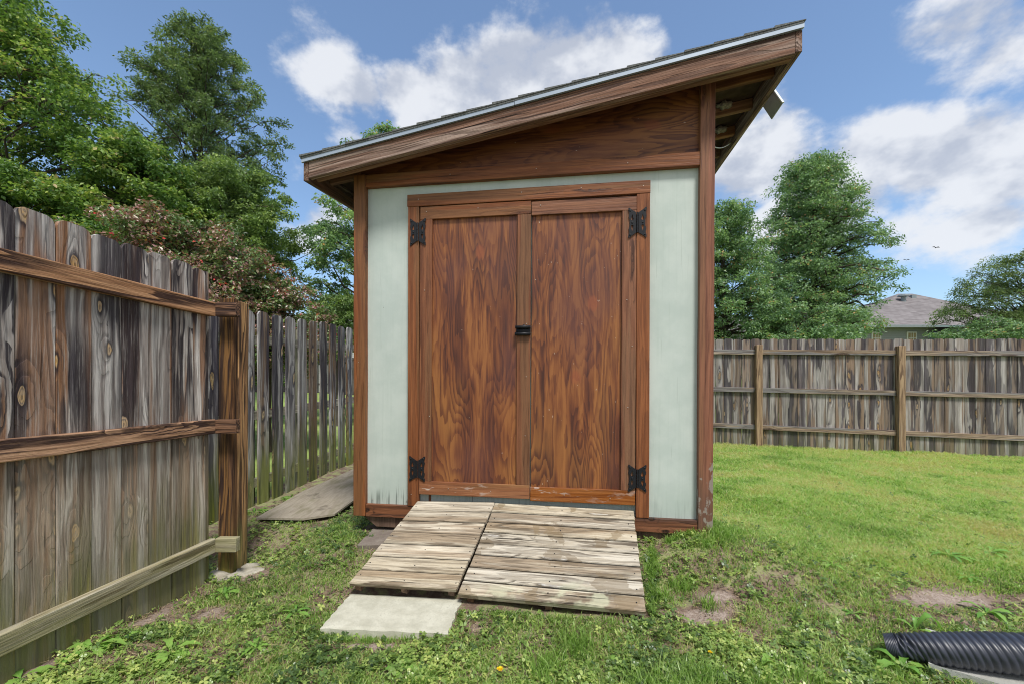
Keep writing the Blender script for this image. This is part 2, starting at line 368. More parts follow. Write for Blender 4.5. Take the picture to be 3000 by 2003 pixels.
def ply(name, hor=False, red=0):
    """rotary-cut plywood: big flame and cathedral figure under a red-brown stain"""
    m, g, b = base_mat(name, .42, .4)
    tc = g.new('ShaderNodeTexCoord').outputs['Object']
    rnd = g.new('ShaderNodeObjectInfo').outputs['Random']
    off = g.vm('SCALE', g.comb(rnd, g.math('MULTIPLY', rnd, 3.7), g.math('MULTIPLY', rnd, 2.3)), scale=23)
    sc = (1, 1, 1) if not hor else (1, 1, 1)
    if hor: x, y, z = g.sep(tc); tc = g.comb(z, y, x)
    def P(sx, sz): return g.vm('ADD', g.vm('MULTIPLY', tc, (sx, sx, sz)), off)
    # "eyes" of the flame figure
    kv = g.voro(P(3.4, 1.1), 1, 1, flat=True); near = g.smooth(kv.outputs['Distance'], .55, 0, 0, 1)
    w1 = g.noise(P(4.6, .46), 1, 2.0, .5, .2)
    f = g.math('ADD', g.math('MULTIPLY', w1, 1.0), g.math('MULTIPLY', near, .20))
    f = g.math('ADD', f, g.math('MULTIPLY', g.noise(P(30, 3.2), 1, 3, .6), .06))
    f = g.math('ADD', f, g.math('MULTIPLY', g.noise(P(12, 1.4), 1, 2, .5), .10))
    rg = g.math('FRACT', g.math('MULTIPLY', f, 19))
    saw = g.math('MULTIPLY', g.smooth(rg, .25, .92, 0, 1), g.smooth(rg, 1.0, .955, 0, 1))
    fine = g.noise(P(75, 3.2), 1, 5, .7)
    ff_ = g.math('MULTIPLY', g.math('SUBTRACT', fine, .5), .10)
    band = g.math('ADD', g.noise(P(8, .8), 1, 4, .62), ff_)
    flame = g.math('ADD', g.noise(P(12, 1.0), 1, 4, .65), ff_)
    fac = g.math('ADD', g.math('MULTIPLY', saw, .30), g.smooth(band, .44, .56, 0, .36))
    fac = g.math('ADD', fac, g.smooth(flame, .485, .515, 0, .26))
    fac = g.math('ADD', fac, g.math('MULTIPLY', g.math('SUBTRACT', fine, .5), 1.15))
    col = g.ramp(fac, [(.02, (.290, .110, .034)), (.4, (.195, .064, .022)), (.7, (.118, .036, .017)), (1, (.060, .020, .013))])
    ye = g.noise(P(2.2, .9), 1, 2, .5)
    col = g.mix(g.smooth(ye, .5, .68, 0, .5), col, g.mix(saw, (.36, .165, .045), (.13, .05, .02)))
    pur = g.noise(P(1.6, .8), 1.3, 2, .5)
    col = g.mix(g.smooth(pur, .5, .66, 0, .45), col, (.13, .05, .042))
    # red football patches in the veneer
    pv = g.voro(P(2.6, 1.5), 1, 1, flat=True)
    pon = g.smooth(g.sep(pv.outputs['Color'])[1], .55, .56)
    col = g.mix(g.math('MULTIPLY', g.smooth(g.math('ADD', pv.outputs['Distance'], g.math('MULTIPLY', g.math('SUBTRACT', fine, .5), .12)), .10, .05, 0, .55), pon), col, (.30, .085, .035))
    # tiny white chips
    ch = g.noise(P(90, 34), 1, 1, .5)
    col = g.mix(g.smooth(ch, .79, .81, 0, .8), col, (.6, .5, .4))
    if hor: col = g.mix(1, col, (.70, .66, .66), 'MULTIPLY')  # gable sheet: shade of the roof overhang darkened into the stain colour
    g.put(b.inputs['Base Color'], col)
    g.put(b.inputs['Roughness'], g.math('ADD', .36, g.math('MULTIPLY', fine, .3)))
    bp = g.new('ShaderNodeBump'); bp.inputs['Strength'].default_value = .15; bp.inputs['Distance'].default_value = .003
    g.put(bp.inputs['Height'], fine); g.put(b.inputs['Normal'], bp.outputs[0])
    return m
M['ply'] = ply('stained_door_plywood')
M['ply_h'] = ply('stained_gable_plywood_shaded', True)
def siding():
    m, g, b = base_mat('pale_green_siding', .5, .3)
    tc = g.new('ShaderNodeTexCoord').outputs['Object']
    n = g.noise(g.vm('MULTIPLY', tc, (60, 60, 1.6)), 1, 4, .6)
    n2 = g.noise(tc, 3.2, 6, .65)
    col = g.mix(g.smooth(n2, .35, .65), (.455, .525, .485), (.53, .592, .55))
    col = g.mix(g.smooth(n, .5, .72, 0, .22), col, (.36, .44, .385))
    ck = g.noise(g.vm('MULTIPLY', tc, (110, 110, 2.2)), 1, 2, .5)
    col = g.mix(g.smooth(ck, .70, .75, 0, .35), col, (.26, .31, .27))
    x, y, z = g.sep(tc)
    # black mildew streaks climbing from the skirt board at the left panel
    st = g.noise(g.vm('MULTIPLY', tc, (75, 1, 3.0)), 1, 3, .6)
    hgt = g.noise(g.vm('MULTIPLY', tc, (9, 1, .01)), 1, 2, .5)
    lim = g.math('MULTIPLY', g.smooth(x, .05, .33, .55, 1.15), g.math('MULTIPLY', hgt, .17))
    low = g.smooth(g.math('SUBTRACT', z, lim), .13, .03, 0, 1)
    low = g.math('MULTIPLY', low, g.smooth(x, .5, .42, .25, 1))
    col = g.mix(g.math('MULTIPLY', low, g.smooth(st, .50, .60, .04, .75)), col, (.045, .06, .055))
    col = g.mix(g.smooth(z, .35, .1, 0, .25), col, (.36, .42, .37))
    sp = g.voro(g.vm('MULTIPLY', tc, (9, 9, 5)), 1, 1)
    col = g.mix(g.math('MULTIPLY', g.smooth(sp.outputs['Distance'], .045, .03, 0, .6), g.smooth(g.sep(sp.outputs['Color'])[0], .7, .72)), col, (.12, .10, .08))
    g.put(b.inputs['Base Color'], col)
    bp = g.new('ShaderNodeBump'); bp.inputs['Strength'].default_value = .12; bp.inputs['Distance'].default_value = .003
    g.put(bp.inputs['Height'], g.math('ADD', n, ck)); g.put(b.inputs['Normal'], bp.outputs[0])
    return m
M['siding'] = siding()
def plain(name, col, rough=.6, spec=.4, metal=0, var=.15, scale=20):
    m, g, b = base_mat(name, rough, spec)
    n = g.noise(g.new('ShaderNodeTexCoord').outputs['Object'], scale, 4, .6)
    g.put(b.inputs['Base Color'], g.mix(g.smooth(n, .3, .7), tuple(c*(1-var) for c in col), tuple(min(1, c*(1+var)) for c in col)))
    b.inputs['Metallic'].default_value = metal
    bp = g.new('ShaderNodeBump'); bp.inputs['Strength'].default_value = .1; bp.inputs['Distance'].default_value = .002
    g.put(bp.inputs['Height'], n); g.put(b.inputs['Normal'], bp.outputs[0])
    return m
M['iron'] = plain('black_painted_iron', (.010, .011, .014), .5, .3, 0, .3, 150)
M['drip'] = plain('white_metal_drip_edge', (.36, .42, .50), .35, .5, .3, .06, 4)
M['deck_under'] = plain('dark_roof_sheathing', (.055, .035, .025), .9, .1, 0, .3, 12)
M['panel'] = plain('grey_plastic_panel_back', (.30, .31, .29), .5, .4, 0, .1, 8)
M['panel_cell'] = plain('dark_solar_cell', (.02, .025, .05), .15, .6, 0, .1, 8)
M['panel_rim'] = plain('pale_aluminium_rim', (.55, .58, .56), .4, .5, .3, .05, 8)
M['white'] = plain('white_plastic', (.7, .7, .68), .5, .4, 0, .05, 8)
M['nest'] = plain('grey_paper_nest', (.22, .19, .16), .9, .1, 0, .35, 60)
M['nail'] = plain('galvanised_nail', (.42, .38, .34), .4, .5, .4, .1, 50)
M['birdm'] = plain('dark_bird_plumage', (.05, .05, .055), .8, .2, 0, .2, 20)
def shingle():
    m, g, b = base_mat('asphalt_shingle', .9, .15)
    tc = g.new('ShaderNodeTexCoord').outputs['Object']
    br = g.new('ShaderNodeTexBrick'); g.put(br.inputs['Vector'], g.vm('MULTIPLY', tc, (1, 1, 1)))
    br.inputs['Scale'].default_value = 1; br.inputs['Brick Width'].default_value = .3; br.inputs['Row Height'].default_value = .14
    br.inputs['Mortar Size'].default_value = .006
    br.inputs['Color1'].default_value = (.16, .135, .125, 1); br.inputs['Color2'].default_value = (.25, .215, .20, 1); br.inputs['Mortar'].default_value = (.06, .05, .05, 1)
    n = g.noise(tc, 60, 3, .7)
    g.put(b.inputs['Base Color'], g.mix(g.smooth(n, .3, .7, 0, .5), br.outputs[0], (.10, .09, .085)))
    return m
M['shingle'] = shingle()
M['shingle_edge'] = plain('shingle_edge', (.13, .135, .135), .95, .1, 0, .4, 120)
def concrete(name, c0, c1, pit=.5):
    m, g, b = base_mat(name, .85, .2)
    tc = g.new('ShaderNodeTexCoord').outputs['Object']
    n = g.noise(tc, 9, 6, .65); f = g.noise(tc, 160, 3, .7)
    v = g.voro(tc, 75, 1).outputs['Distance']
    col = g.mix(g.smooth(n, .35, .65), c0, c1)
    col = g.mix(g.smooth(f, .45, .75, 0, .4), col, tuple(c*.6 for c in c0))
    col = g.mix(g.math('MULTIPLY', g.smooth(v, .2, .1, 0, .6), g.smooth(n, .45, .6)), col, tuple(c*.45 for c in c0))
    g.put(b.inputs['Base Color'], col)
    bp = g.new('ShaderNodeBump'); bp.inputs['Strength'].default_value = pit; bp.inputs['Distance'].default_value = .003
    g.put(bp.inputs['Height'], g.math('ADD', f, g.math('MULTIPLY', g.smooth(v, .2, .05), -1))); g.put(b.inputs['Normal'], bp.outputs[0])
    return m
M['paver'] = concrete('pale_beige_concrete', (.44,.43,.345), (.56,.55,.455))
M['concrete'] = concrete('worn_concrete', (.30,.27,.21), (.44,.41,.34), .8)
M['splash'] = concrete('splash_block_concrete', (.36,.36,.33), (.50,.50,.47), .3)
M['pad'] = concrete('grey_brown_concrete', (.17,.14,.12), (.24,.21,.18))
def sheetm():
    m, g, b = base_mat('rotting_plywood_sheet', .85, .2)
    tc = g.new('ShaderNodeTexCoord').outputs['Object']
    gr = g.noise(g.vm('MULTIPLY', tc, (40, 6, 40)), 1, 5, .65); n = g.noise(tc, 3.5, 5, .6); n2 = g.noise(g.vm('MULTIPLY', tc, (6, 1.6, 6)), 1.3, 3, .6)
    col = g.mix(g.smooth(gr, .3, .7), (.25, .215, .165), (.34, .30, .24))
    col = g.mix(g.smooth(n2, .48, .66, 0, .45), col, (.12, .115, .045))
    col = g.mix(g.smooth(n, .62, .70, 0, .5), col, (.07, .055, .04))
    g.put(b.inputs['Base Color'], col)
    bp = g.new('ShaderNodeBump'); bp.inputs['Strength'].default_value = .5; bp.inputs['Distance'].default_value = .004
    g.put(bp.inputs['Height'], gr); g.put(b.inputs['Normal'], bp.outputs[0])
    return m
M['sheet'] = sheetm()
def leafmat(name, stops, rough=.5, trans=.35, attr='tint', spec=.35, boost=1.0):
    stops = [(a, tuple(min(.62, c*boost) for c in q)) for a, q in stops]
    m, g, b = base_mat(name, rough, spec)
    a = g.new('ShaderNodeAttribute', attribute_name=attr).outputs['Fac']
    col = g.ramp(a, stops)
    g.put(b.inputs['Base Color'], col)
    tr = g.new('ShaderNodeBsdfTranslucent'); g.put(tr.inputs[0], g.mix(1, col, (1.25, 1.3, .7), 'MULTIPLY'))
    mx = g.new('ShaderNodeMixShader'); mx.inputs[0].default_value = trans
    g.l.new(b.outputs[0], mx.inputs[1]); g.l.new(tr.outputs[0], mx.inputs[2])
    g.l.new(mx.outputs[0], g.n['Material Output'].inputs[0])
    return m
def bark(name, c):
    m, g, b = base_mat(name, .9, .1)
    tc = g.new('ShaderNodeTexCoord').outputs['Object']
    n = g.noise(g.vm('MULTIPLY', tc, (14, 14, 3)), 1, 4, .6)
    g.put(b.inputs['Base Color'], g.mix(g.smooth(n, .35, .65), tuple(x*.55 for x in c), c))
    return m
M['bark'] = bark('grey_brown_bark', (.10, .08, .065))
M['plastic'] = plain('black_corrugated_plastic', (.026, .030, .044), .4, .6, 0, .25, 12)

# ------------------------------------------------------------------ value noise for the layout of the lawn
class VN:
    def __init__(s, seed): s.r = np.random.RandomState(seed); s.t = s.r.rand(256, 256)
    def __call__(s, x, y, sc):
        x = np.asarray(x)*sc; y = np.asarray(y)*sc
        xi = np.floor(x).astype(int); yi = np.floor(y).astype(int); fx = x-xi; fy = y-yi
        fx = fx*fx*(3-2*fx); fy = fy*fy*(3-2*fy)
        T = s.t; a = T[xi % 256, yi % 256]; b = T[(xi+1) % 256, yi % 256]; c = T[xi % 256, (yi+1) % 256]; d = T[(xi+1) % 256, (yi+1) % 256]
        return (a*(1-fx)+b*fx)*(1-fy)+(c*(1-fx)+d*fx)*fy
    def f(s, x, y, sc, o=3):
        v = 0; a = .5; t = 0
        for i in range(o): v = v+a*s(np.asarray(x)+i*17.3, np.asarray(y)-i*9.1, sc*2**i); t += a; a *= .55
        return v/t
vn = VN(3)
CTRL = np.array([(-2.0,1.6,.0),(-1.9,2.6,-.06),(-1.75,2.85,-.06),(-.6,2.15,-.05),(.1,2.2,-.02),(.7,2.2,.0),(-1.15,3.05,.10),(-.6,2.9,.10),(1.3,2.75,.22),(.6,2.8,.17),
    (-1.6,3.5,.06),(-2.4,4.1,.04),(-2.2,5.7,.12),(-1.5,4.5,.10),(3.4,7.4,.17),(4.2,7.3,.15),(6.3,7.0,.09),(8,6.75,.05),(2.1,4.0,.23),(3,5.5,.2),(0,1.6,-.05),(1.5,1.9,-.01),
    (2.4,1.9,.0),(2.5,3.0,.12),(4,4,.12),(6,5,.07),(0,0,-.1),(-3,0,-.05),(4,0,-.05),(0,-6,-.1),(0,6,.25),(0,3.5,.2),(-8,10,.35),(-12,22,.95),(-20,30,1.2),(-3,20,.9),
    (6,12,.5),(12,16,1.1),(20,24,1.7),(14,30,1.9),(0,40,2.0),(30,30,2.0),(-40,30,1.5),(30,0,0),(-30,0,0),(-5,5,.08),(-6,8,.2),(10,9,.25),(0,10,.3),(0,90,2),(90,60,2),(-90,60,2)])
def ground(x, y):
    x = np.asarray(x, dtype=float); y = np.asarray(y, dtype=float)
    sh = x.shape; x = x.ravel(); y = y.ravel(); out = np.empty(len(x))
    for i in range(0, len(x), 60000):
        dx = x[i:i+60000, None]-CTRL[:, 0]; dy = y[i:i+60000, None]-CTRL[:, 1]
        w = 1/((dx*dx+dy*dy)+.03)**1.6
        out[i:i+60000] = (w*CTRL[:, 2]).sum(1)/w.sum(1)
    out = out + (vn.f(x, y, 2.2)-.5)*.035
    return out.reshape(sh)
def gz(x, y): return float(ground(np.array([x]), np.array([y]))[0])

# shed frame
TH = R(8.3)
SP = Vector((-1.134, 3.0882, .2334))
U2 = np.array([math.cos(TH), -math.sin(TH)]); V2 = np.array([math.sin(TH), math.cos(TH)])
def uv(x, y):
    dx = np.asarray(x)-SP.x; dy = np.asarray(y)-SP.y
    return dx*U2[0]+dy*U2[1], dx*V2[0]+dy*V2[1]
def xy(u, v): return SP.x+u*U2[0]+v*V2[0], SP.y+u*U2[1]+v*V2[1]

# bare-soil patches (world x, y, radius x, radius y, strength)
DIRT = [(.95,2.12,.13,.08,1.25),(1.08,2.24,.12,.06,.8),(1.10,1.98,.10,.07,.5),(-.18,2.06,.09,.09,.75),(-1.62,2.20,.22,.12,.6),(-1.85,2.25,.10,.5,.72),(-1.95,1.85,.08,.5,.75),(-1.35,1.85,.34,.16,.6),(-1.1,1.62,.3,.1,.5),(-.35,1.6,.25,.06,.35),
        (2.35,2.28,.45,.13,.75),(2.15,2.1,.3,.06,.5),(1.72,2.1,.25,.08,.35),(1.55,2.85,.12,.08,.5),(1.85,3.0,.15,.10,.5),(-.62,1.97,.38,.04,.7),(.55,1.86,.15,.08,.3),(-.78,2.86,.22,.10,.8),(-1.0,2.35,.15,.12,.3),
        (2.0,1.9,.3,.12,.35),(-1.7,2.72,.16,.12,.8),(-.95,1.75,.2,.08,.4)]
def dirt(x, y):
    n = vn.f(x, y, 7, 3); d = np.zeros_like(np.asarray(x, dtype=float))
    for (cx, cy, rx, ry, s) in DIRT:
        q = ((x-cx)/rx)**2+((y-cy)/ry)**2
        d = np.maximum(d, s*np.exp(-q*.8))
    return np.clip(d*1.35+(n-.5)*1.1*(d > .02)*(np.minimum(1, d*3))-.15, 0, 1)

# ------------------------------------------------------------------ ground sheet
def axis(lo, hi, c, fine, step):
    a = [c]; s = step
    while a[-1] < hi:
        if a[-1]-c > fine: s *= 1.14
        a.append(a[-1]+s)
    b = [c]; s = step
    while b[-1] > lo:
        if c-b[-1] > fine: s *= 1.14
        b.append(b[-1]-s)
    return np.array(sorted(set(b+a)))
gx = axis(-220, 220, 0, 3.2, .035); gy = axis(-60, 260, 3.0, 1.9, .035)
GX, GY = np.meshgrid(gx, gy); GZ = ground(GX, GY)
nearm = np.exp(-((GX)/4)**4-((GY-3)/3)**4)
GZ = GZ + (vn.f(GX, GY, 14, 3)-.5)*.02*nearm
nx, ny = len(gx), len(gy)
idx = np.arange(nx*ny).reshape(ny, nx)
F = np.stack([idx[:-1, :-1], idx[:-1, 1:], idx[1:, 1:], idx[1:, :-1]], -1).reshape(-1, 4)
Vg = np.stack([GX, GY, GZ], -1).reshape(-1, 3)
dd = dirt(GX.ravel(), GY.ravel())
u_, v_ = uv(GX.ravel(), GY.ravel())
far = np.clip((GY.ravel()-2.9)/1.0, 0, 1)*np.clip((GX.ravel()-1.0), 0, 1) + (GY.ravel() > 6)*1.0 + (GX.ravel() < -2.6)*1.0
def groundmat():
    m, g, b = base_mat('soil_and_turf', .95, .1)
    tc = g.new('ShaderNodeTexCoord').outputs['Object']
    dA = g.new('ShaderNodeAttribute', attribute_name='dirt').outputs['Fac']
    fA = g.new('ShaderNodeAttribute', attribute_name='far').outputs['Fac']
    n = g.noise(tc, 9, 6, .7); n2 = g.noise(tc, 70, 4, .7); n3 = g.noise(tc, 1.3, 4, .6)
    soil = g.mix(g.smooth(n, .35, .65), (.16, .11, .082), (.29, .22, .18))
    soil = g.mix(g.smooth(n2, .5, .75, 0, .6), soil, (.05, .035, .025))
    soil = g.mix(g.smooth(dA, .55, .95, 0, .75), soil, g.mix(g.smooth(n2, .4, .6), (.27, .21, .17), (.46, .38, .33)))
    turf = g.mix(g.smooth(n2, .35, .65), (.17, .23, .06), (.31, .40, .11))
    turf = g.mix(g.smooth(n3, .4, .65, 0, .5), turf, (.34, .46, .13))
    f = g.math('MULTIPLY', g.math('ADD', g.math('MULTIPLY', fA, .85), g.smooth(n, .45, .6, 0, .5)), g.smooth(dA, .5, .1, 0, 1), clamp=True)
    g.put(b.inputs['Base Color'], g.mix(f, soil, turf))
    bp = g.new('ShaderNodeBump'); bp.inputs['Strength'].default_value = .8; bp.inputs['Distance'].default_value = .012
    g.put(bp.inputs['Height'], g.math('ADD', n2, g.math('MULTIPLY', g.noise(tc, 260, 2), .4))); g.put(b.inputs['Normal'], bp.outputs[0])
    return m
tag(mesh_np('ground', Vg, F, groundmat(), attrs={'dirt': dd, 'far': np.clip(far, 0, 1)}, smooth=True), kind='structure')
# ------------------------------------------------------------------ the shed
shed = empty('garden_shed', SP, (0, R(.34), -TH))
tag(shed, 'small lean-to shed with pale green walls and brown plywood double doors', 'shed')
DEP = 2.45; ST = .022        # siding face sits behind the trim face
def rt(u, v=-.2): return 2.46+.1765*(u+.249)+(.1-.022*(u+.27))*(v+.2)      # top of fascia / underside of roof deck
def rb(u, v=-.2): return 2.351+.1711*(u+.232)+(.1-.022*(u+.27))*(v+.2)     # underside of fascia
# walls
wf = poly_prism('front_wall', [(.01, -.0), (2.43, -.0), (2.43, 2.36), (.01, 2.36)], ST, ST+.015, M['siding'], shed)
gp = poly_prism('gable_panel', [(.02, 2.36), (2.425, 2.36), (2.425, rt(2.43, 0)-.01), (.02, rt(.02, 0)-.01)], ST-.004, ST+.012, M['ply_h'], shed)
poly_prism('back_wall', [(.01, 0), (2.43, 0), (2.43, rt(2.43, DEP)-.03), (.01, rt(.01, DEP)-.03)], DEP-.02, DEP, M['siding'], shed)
for (u0, u1) in ((.012, .03), (2.41, 2.428)):
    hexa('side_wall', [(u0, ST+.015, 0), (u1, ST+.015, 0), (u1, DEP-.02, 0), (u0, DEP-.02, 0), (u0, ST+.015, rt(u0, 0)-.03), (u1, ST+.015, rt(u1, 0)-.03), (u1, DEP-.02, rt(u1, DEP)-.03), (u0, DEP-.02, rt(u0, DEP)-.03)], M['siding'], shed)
# siding board joint grooves are seams in the sheet: thin battens above the header and below the doors
T = M['trim']
beam('corner_post', (.040, .0, 0), (.029, .0, 2.44), .088, .044, T, shed, side=(1, 0, 0), seg=8, jit=.0006)
hexa_post = beam('corner_post', (2.3955, .0, -.03), (2.395, .0, rb(2.395, 0)+.06), .089, .044, M['trim_peeled'], shed, side=(1, 0, 0), seg=10, jit=.0008)
board('corner_post', (-.012, .03, .024, .11, 0, rt(0, .1)-.05), T, shed)
board('corner_post', (2.41, 2.438, .024, .11, 0, rt(2.42, .1)-.05), T, shed)
board('belt_rail', (.0755, 2.350, -.016, .024, 2.352, 2.44), T, shed, 'x', seg=6, jit=.0004)
# shadow gap / casing
board('door_header', (.388, 2.045, -.020, .021, 2.192, 2.276), T, shed, 'x', seg=4, jit=.0004)
beam('door_casing', (.4425, .001, .087), (.435, .001, 2.190), .080, .04, T, shed, side=(1, 0, 0), seg=4, jit=.0004)
beam('door_casing', (2.008, .001, .082), (2.001, .001, 2.190), .083, .04, T, shed, side=(1, 0, 0), seg=4, jit=.0004)
board('skirt_board', (.086, .62, -.014, .021, -.003, .083), M['skirt'], shed, 'x', seg=3, jit=.0005)
board('skirt_board', (1.90, 2.350, -.014, .021, -.010, .079), M['skirt'], shed, 'x', seg=3, jit=.0005)
board('skirt_board', (.623, 1.897, .0, .021, -.008, .055), M['skirt'], shed, 'x')
# skid with its sloped end, running under the shed
poly_prism('skid', [(.05, -.006), (.155, -.082), (2.2, -.082), (2.3, -.03), (2.3, -.006)], .012, .10, M['skid'], shed, bevel=.002)
poly_prism('skid', [(.05, -.006), (.155, -.082), (2.2, -.082), (2.3, -.03), (2.3, -.006)], 2.2, 2.29, M['skid'], shed, bevel=.002)
board('floor_deck', (.03, 2.41, .04, DEP-.03, -.004, .03), M['skid'], shed, 'x')
# doors: plywood leaf > stiles, rails, hinges, handle
def hinge(parent, uc, w0, w1, bend=1):
    """pair of butterfly leaves with pierced drops, knuckle and six round-headed screws"""
    h = w1-w0; bm = bmesh.new(); zc = (w0+w1)/2; hw = .059
    for s in (-1, 1):
        prof = [(.008, .335), (.040, .445), (.052, .5), (.058, .485), (.057, .40), (.0525, .355), (.052, .29), (.056, .235), (.055, .165), (.050, .12), (.050, -.12), (.055, -.165), (.056, -.235), (.052, -.29), (.0525, -.355), (.057, -.40), (.058, -.485), (.052, -.5), (.040, -.445), (.008, -.335)]
        outer = [Vector((s*x, z*h, 0)) for x, z in prof]
        cx = .033
        drop1 = [Vector((s*(cx+a), b*h, 0)) for a, b in ((0, .285), (.0045, .20), (.0085, .115), (.006, .085), (0, .075), (-.006, .085), (-.0085, .115), (-.0045, .20))]
        drop2 = [Vector((v.x, -v.y, 0)) for v in drop1]
        loops = [outer, drop1, drop2]
        tris = geometry.tessellate_polygon(loops)
        pts = [p for l in loops for p in l]
        fr = [bm.verts.new((uc+p.x, -.0255, zc+p.y)) for p in pts]; bk = [bm.verts.new((uc+p.x, -.0212, zc+p.y)) for p in pts]
        for t in tris:
            try: bm.faces.new([fr[i] for i in t])
            except ValueError: pass
        o = 0
        for l in loops:
            n = len(l)
            for i in range(n): bm.faces.new((fr[o+i], fr[o+(i+1) % n], bk[o+(i+1) % n], bk[o+i]))
            o += n
        for (sx_, sz_) in ((.046, .40), (.033, 0), (.046, -.40)):
            r = bmesh.ops.create_uvsphere(bm, u_segments=10, v_segments=6, radius=.0062)
            for v in r['verts']: v.co = Vector((v.co.x+uc+s*sx_, v.co.y*.55-.026, v.co.z+zc+sz_*h))
    me = mesh_from_bm('hinge', bm, M['iron'], parent)
    bm = bmesh.new()
    for k in range(5):
        a = zc-h*.34+k*h*.136
        tube_bm(bm, [(uc, -.0275, a), (uc, -.0275, a+h*.128)], .0062, 10)
    k = mesh_from_bm('knuckle', bm, M['iron'], parent, smooth=False)
    return me
def make_door(u0, u1, w0, w1, stile_l, stile_r, rail_t, rail_b, sag):
    d = board('door', (u0+.002, u1-.002, .002, .016, w0+.02, w1-.004), M['ply'], shed)
    def sub(o):                                   # keep place, hang under the door
        mw = o.matrix_basis.copy(); o.parent = d; o.matrix_basis = d.matrix_basis.inverted() @ mw
        return o
    y0, y1 = -.017, .0015
    sub(board('rail', (u0, u1, y0, y1, w1-rail_t, w1), T, shed, 'x', seg=4, jit=.0004))
    sub(board('rail', (u0+.002, u1, y0-.001, y1, w0, w0+rail_b), M['trim_scraped'], shed, 'x', seg=4, jit=.0004))
    if stile_l: sub(board('stile', (u0, u0+stile_l, y0, y1, w0+rail_b+.001, w1-rail_t-.001), T, shed, seg=6, jit=.0004))
    if stile_r: sub(board('stile', (u1-stile_r, u1, y0, y1, w0+rail_b+.001, w1-rail_t-.001), T, shed, seg=6, jit=.0004))
    return d, sub
dl, subl = make_door(.484, 1.2665, .172, 2.186, .088, .092, .088, .092, 0)
dr, subr = make_door(1.270, 1.960, .160, 2.178, 0, .092, .090, .095, 0)
for dd_, sub_, uc, w0, w1 in ((dl, subl, .4695, 1.914, 2.104), (dl, subl, .4735, .263, .440), (dr, subr, 1.9635, 1.903, 2.100), (dr, subr, 1.972, .250, .428)):
    h = hinge(shed, uc, w0, w1); sub_(h)
    for o in [o for o in shed.children if o.name.startswith('knuckle')]: sub_(o)
# black slide latch on the middle stile
bm = bmesh.new()
def bmbox(bm, x0, x1, y0, y1, z0, z1, bev=.002):
    r = bmesh.ops.create_cube(bm, size=1); vs = r['verts']
    for v in vs: v.co = Vector(((x0+x1)/2+v.co.x*(x1-x0), (y0+y1)/2+v.co.y*(y1-y0), (z0+z1)/2+v.co.z*(z1-z0)))
    es = list({e for v in vs for e in v.link_edges})
    if bev: bmesh.ops.bevel(bm, geom=es, offset=bev, segments=2, affect='EDGES')
bmbox(bm, 1.170, 1.267, -.026, -.0175, 1.276, 1.340)
tube_bm(bm, [(1.166, -.033, 1.331), (1.268, -.033, 1.331)], .0105, 12)
tube_bm(bm, [(1.164, -.034, 1.285), (1.268, -.034, 1.285)], .0115, 12)
bmbox(bm, 1.215, 1.232, -.03, -.025, 1.34, 1.348, .001)
subl(mesh_from_bm('latch', bm, M['iron'], shed, smooth=True))
# nail heads
bm = bmesh.new(); bmesh.ops.create_uvsphere(bm, u_segments=8, v_segments=5, radius=.0030)
nail0 = mesh_from_bm('nail_head', bm, M['nail'], shed, smooth=True); nail0.scale = (1, .4, 1)
nails = [(.53, 2.15), (.90, 2.155), (1.33, 2.15), (1.30, 1.65), (1.24, 1.355), (1.24, 1.0), (1.235, .6), (.56, .72), (1.955-.02, 1.2), (.52, 1.6), (.43, .17), (2.0, 2.24), (.47, 2.24), (1.2, 2.245), (1.6, 2.25), (.03, .4), (.03, 1.1), (.035, 1.9), (.7, .22), (1.0, .215), (1.5, .21), (1.8, .2), (1.90, 1.5), (1.91, .8), (.12, .11), (.38, .11), (.7, 2.40), (1.3, 2.40), (1.9, 2.395)]
for i, (a, b_) in enumerate(nails):
    o = nail0 if i == 0 else link(nail0.copy(), shed)
    o.location = (a, -.021 if b_ > .12 else .018, b_)
# siding joints under the doors, seen as dark grooves
for a in (.86, 1.19):
    board('siding_joint', (a, a+.0025, ST-.0015, ST+.001, .056, .17), M['iron'], shed, bevel=0)
board('siding_patch', (.545, .562, ST-.006, ST-.0005, .056, .17), T, shed, bevel=.001)
# roof ------------------------------------------------------------
UL, UR, V0, V1 = -.249, 2.823, -.2, DEP+.15
# front fascia (follows the pitch) and its inner board
def pitched(name, ua, ub, v0, v1, topf, botf, mat):
    l = Vector((ub-ua, 0, topf(ub)-topf(ua))).length
    p0 = Vector((ua, (v0+v1)/2, (topf(ua)+botf(ua))/2)); p1 = Vector((ub, (v0+v1)/2, (topf(ub)+botf(ub))/2))
    o = hexa(name, [(ua, v0, botf(ua)), (ub, v0, botf(ub)), (ub, v1, botf(ub)), (ua, v1, botf(ua)), (ua, v0, topf(ua)), (ub, v0, topf(ub)), (ub, v1, topf(ub)), (ua, v1, topf(ua))], mat, shed, bevel=.003)
    # re-express the mesh so that local Z runs along the timber and the grain follows it
    z = (p1-p0).normalized(); x = Vector((0, 1, 0)).cross(z).normalized(); y = z.cross(x)
    m = Matrix((x, y, z)).transposed().to_4x4(); m.translation = (p0+p1)/2
    o.data.transform(m.inverted()); o.matrix_basis = m
    return o
pitched('fascia_board', UL, UR, V0, V0+.036, lambda u: rt(u, V0), lambda u: rb(u, V0), M['fascia'])
pitched('inner_fascia', UL+.03, UR-.002, V0+.0375, V0+.072, lambda u: rt(u, V0)-.004, lambda u: rb(u, V0)-.004, M['rafter'])
pitched('fascia_board', UL, UR, V1-.036, V1, lambda u: rt(u, V1), lambda u: rb(u, V1), M['fascia'])
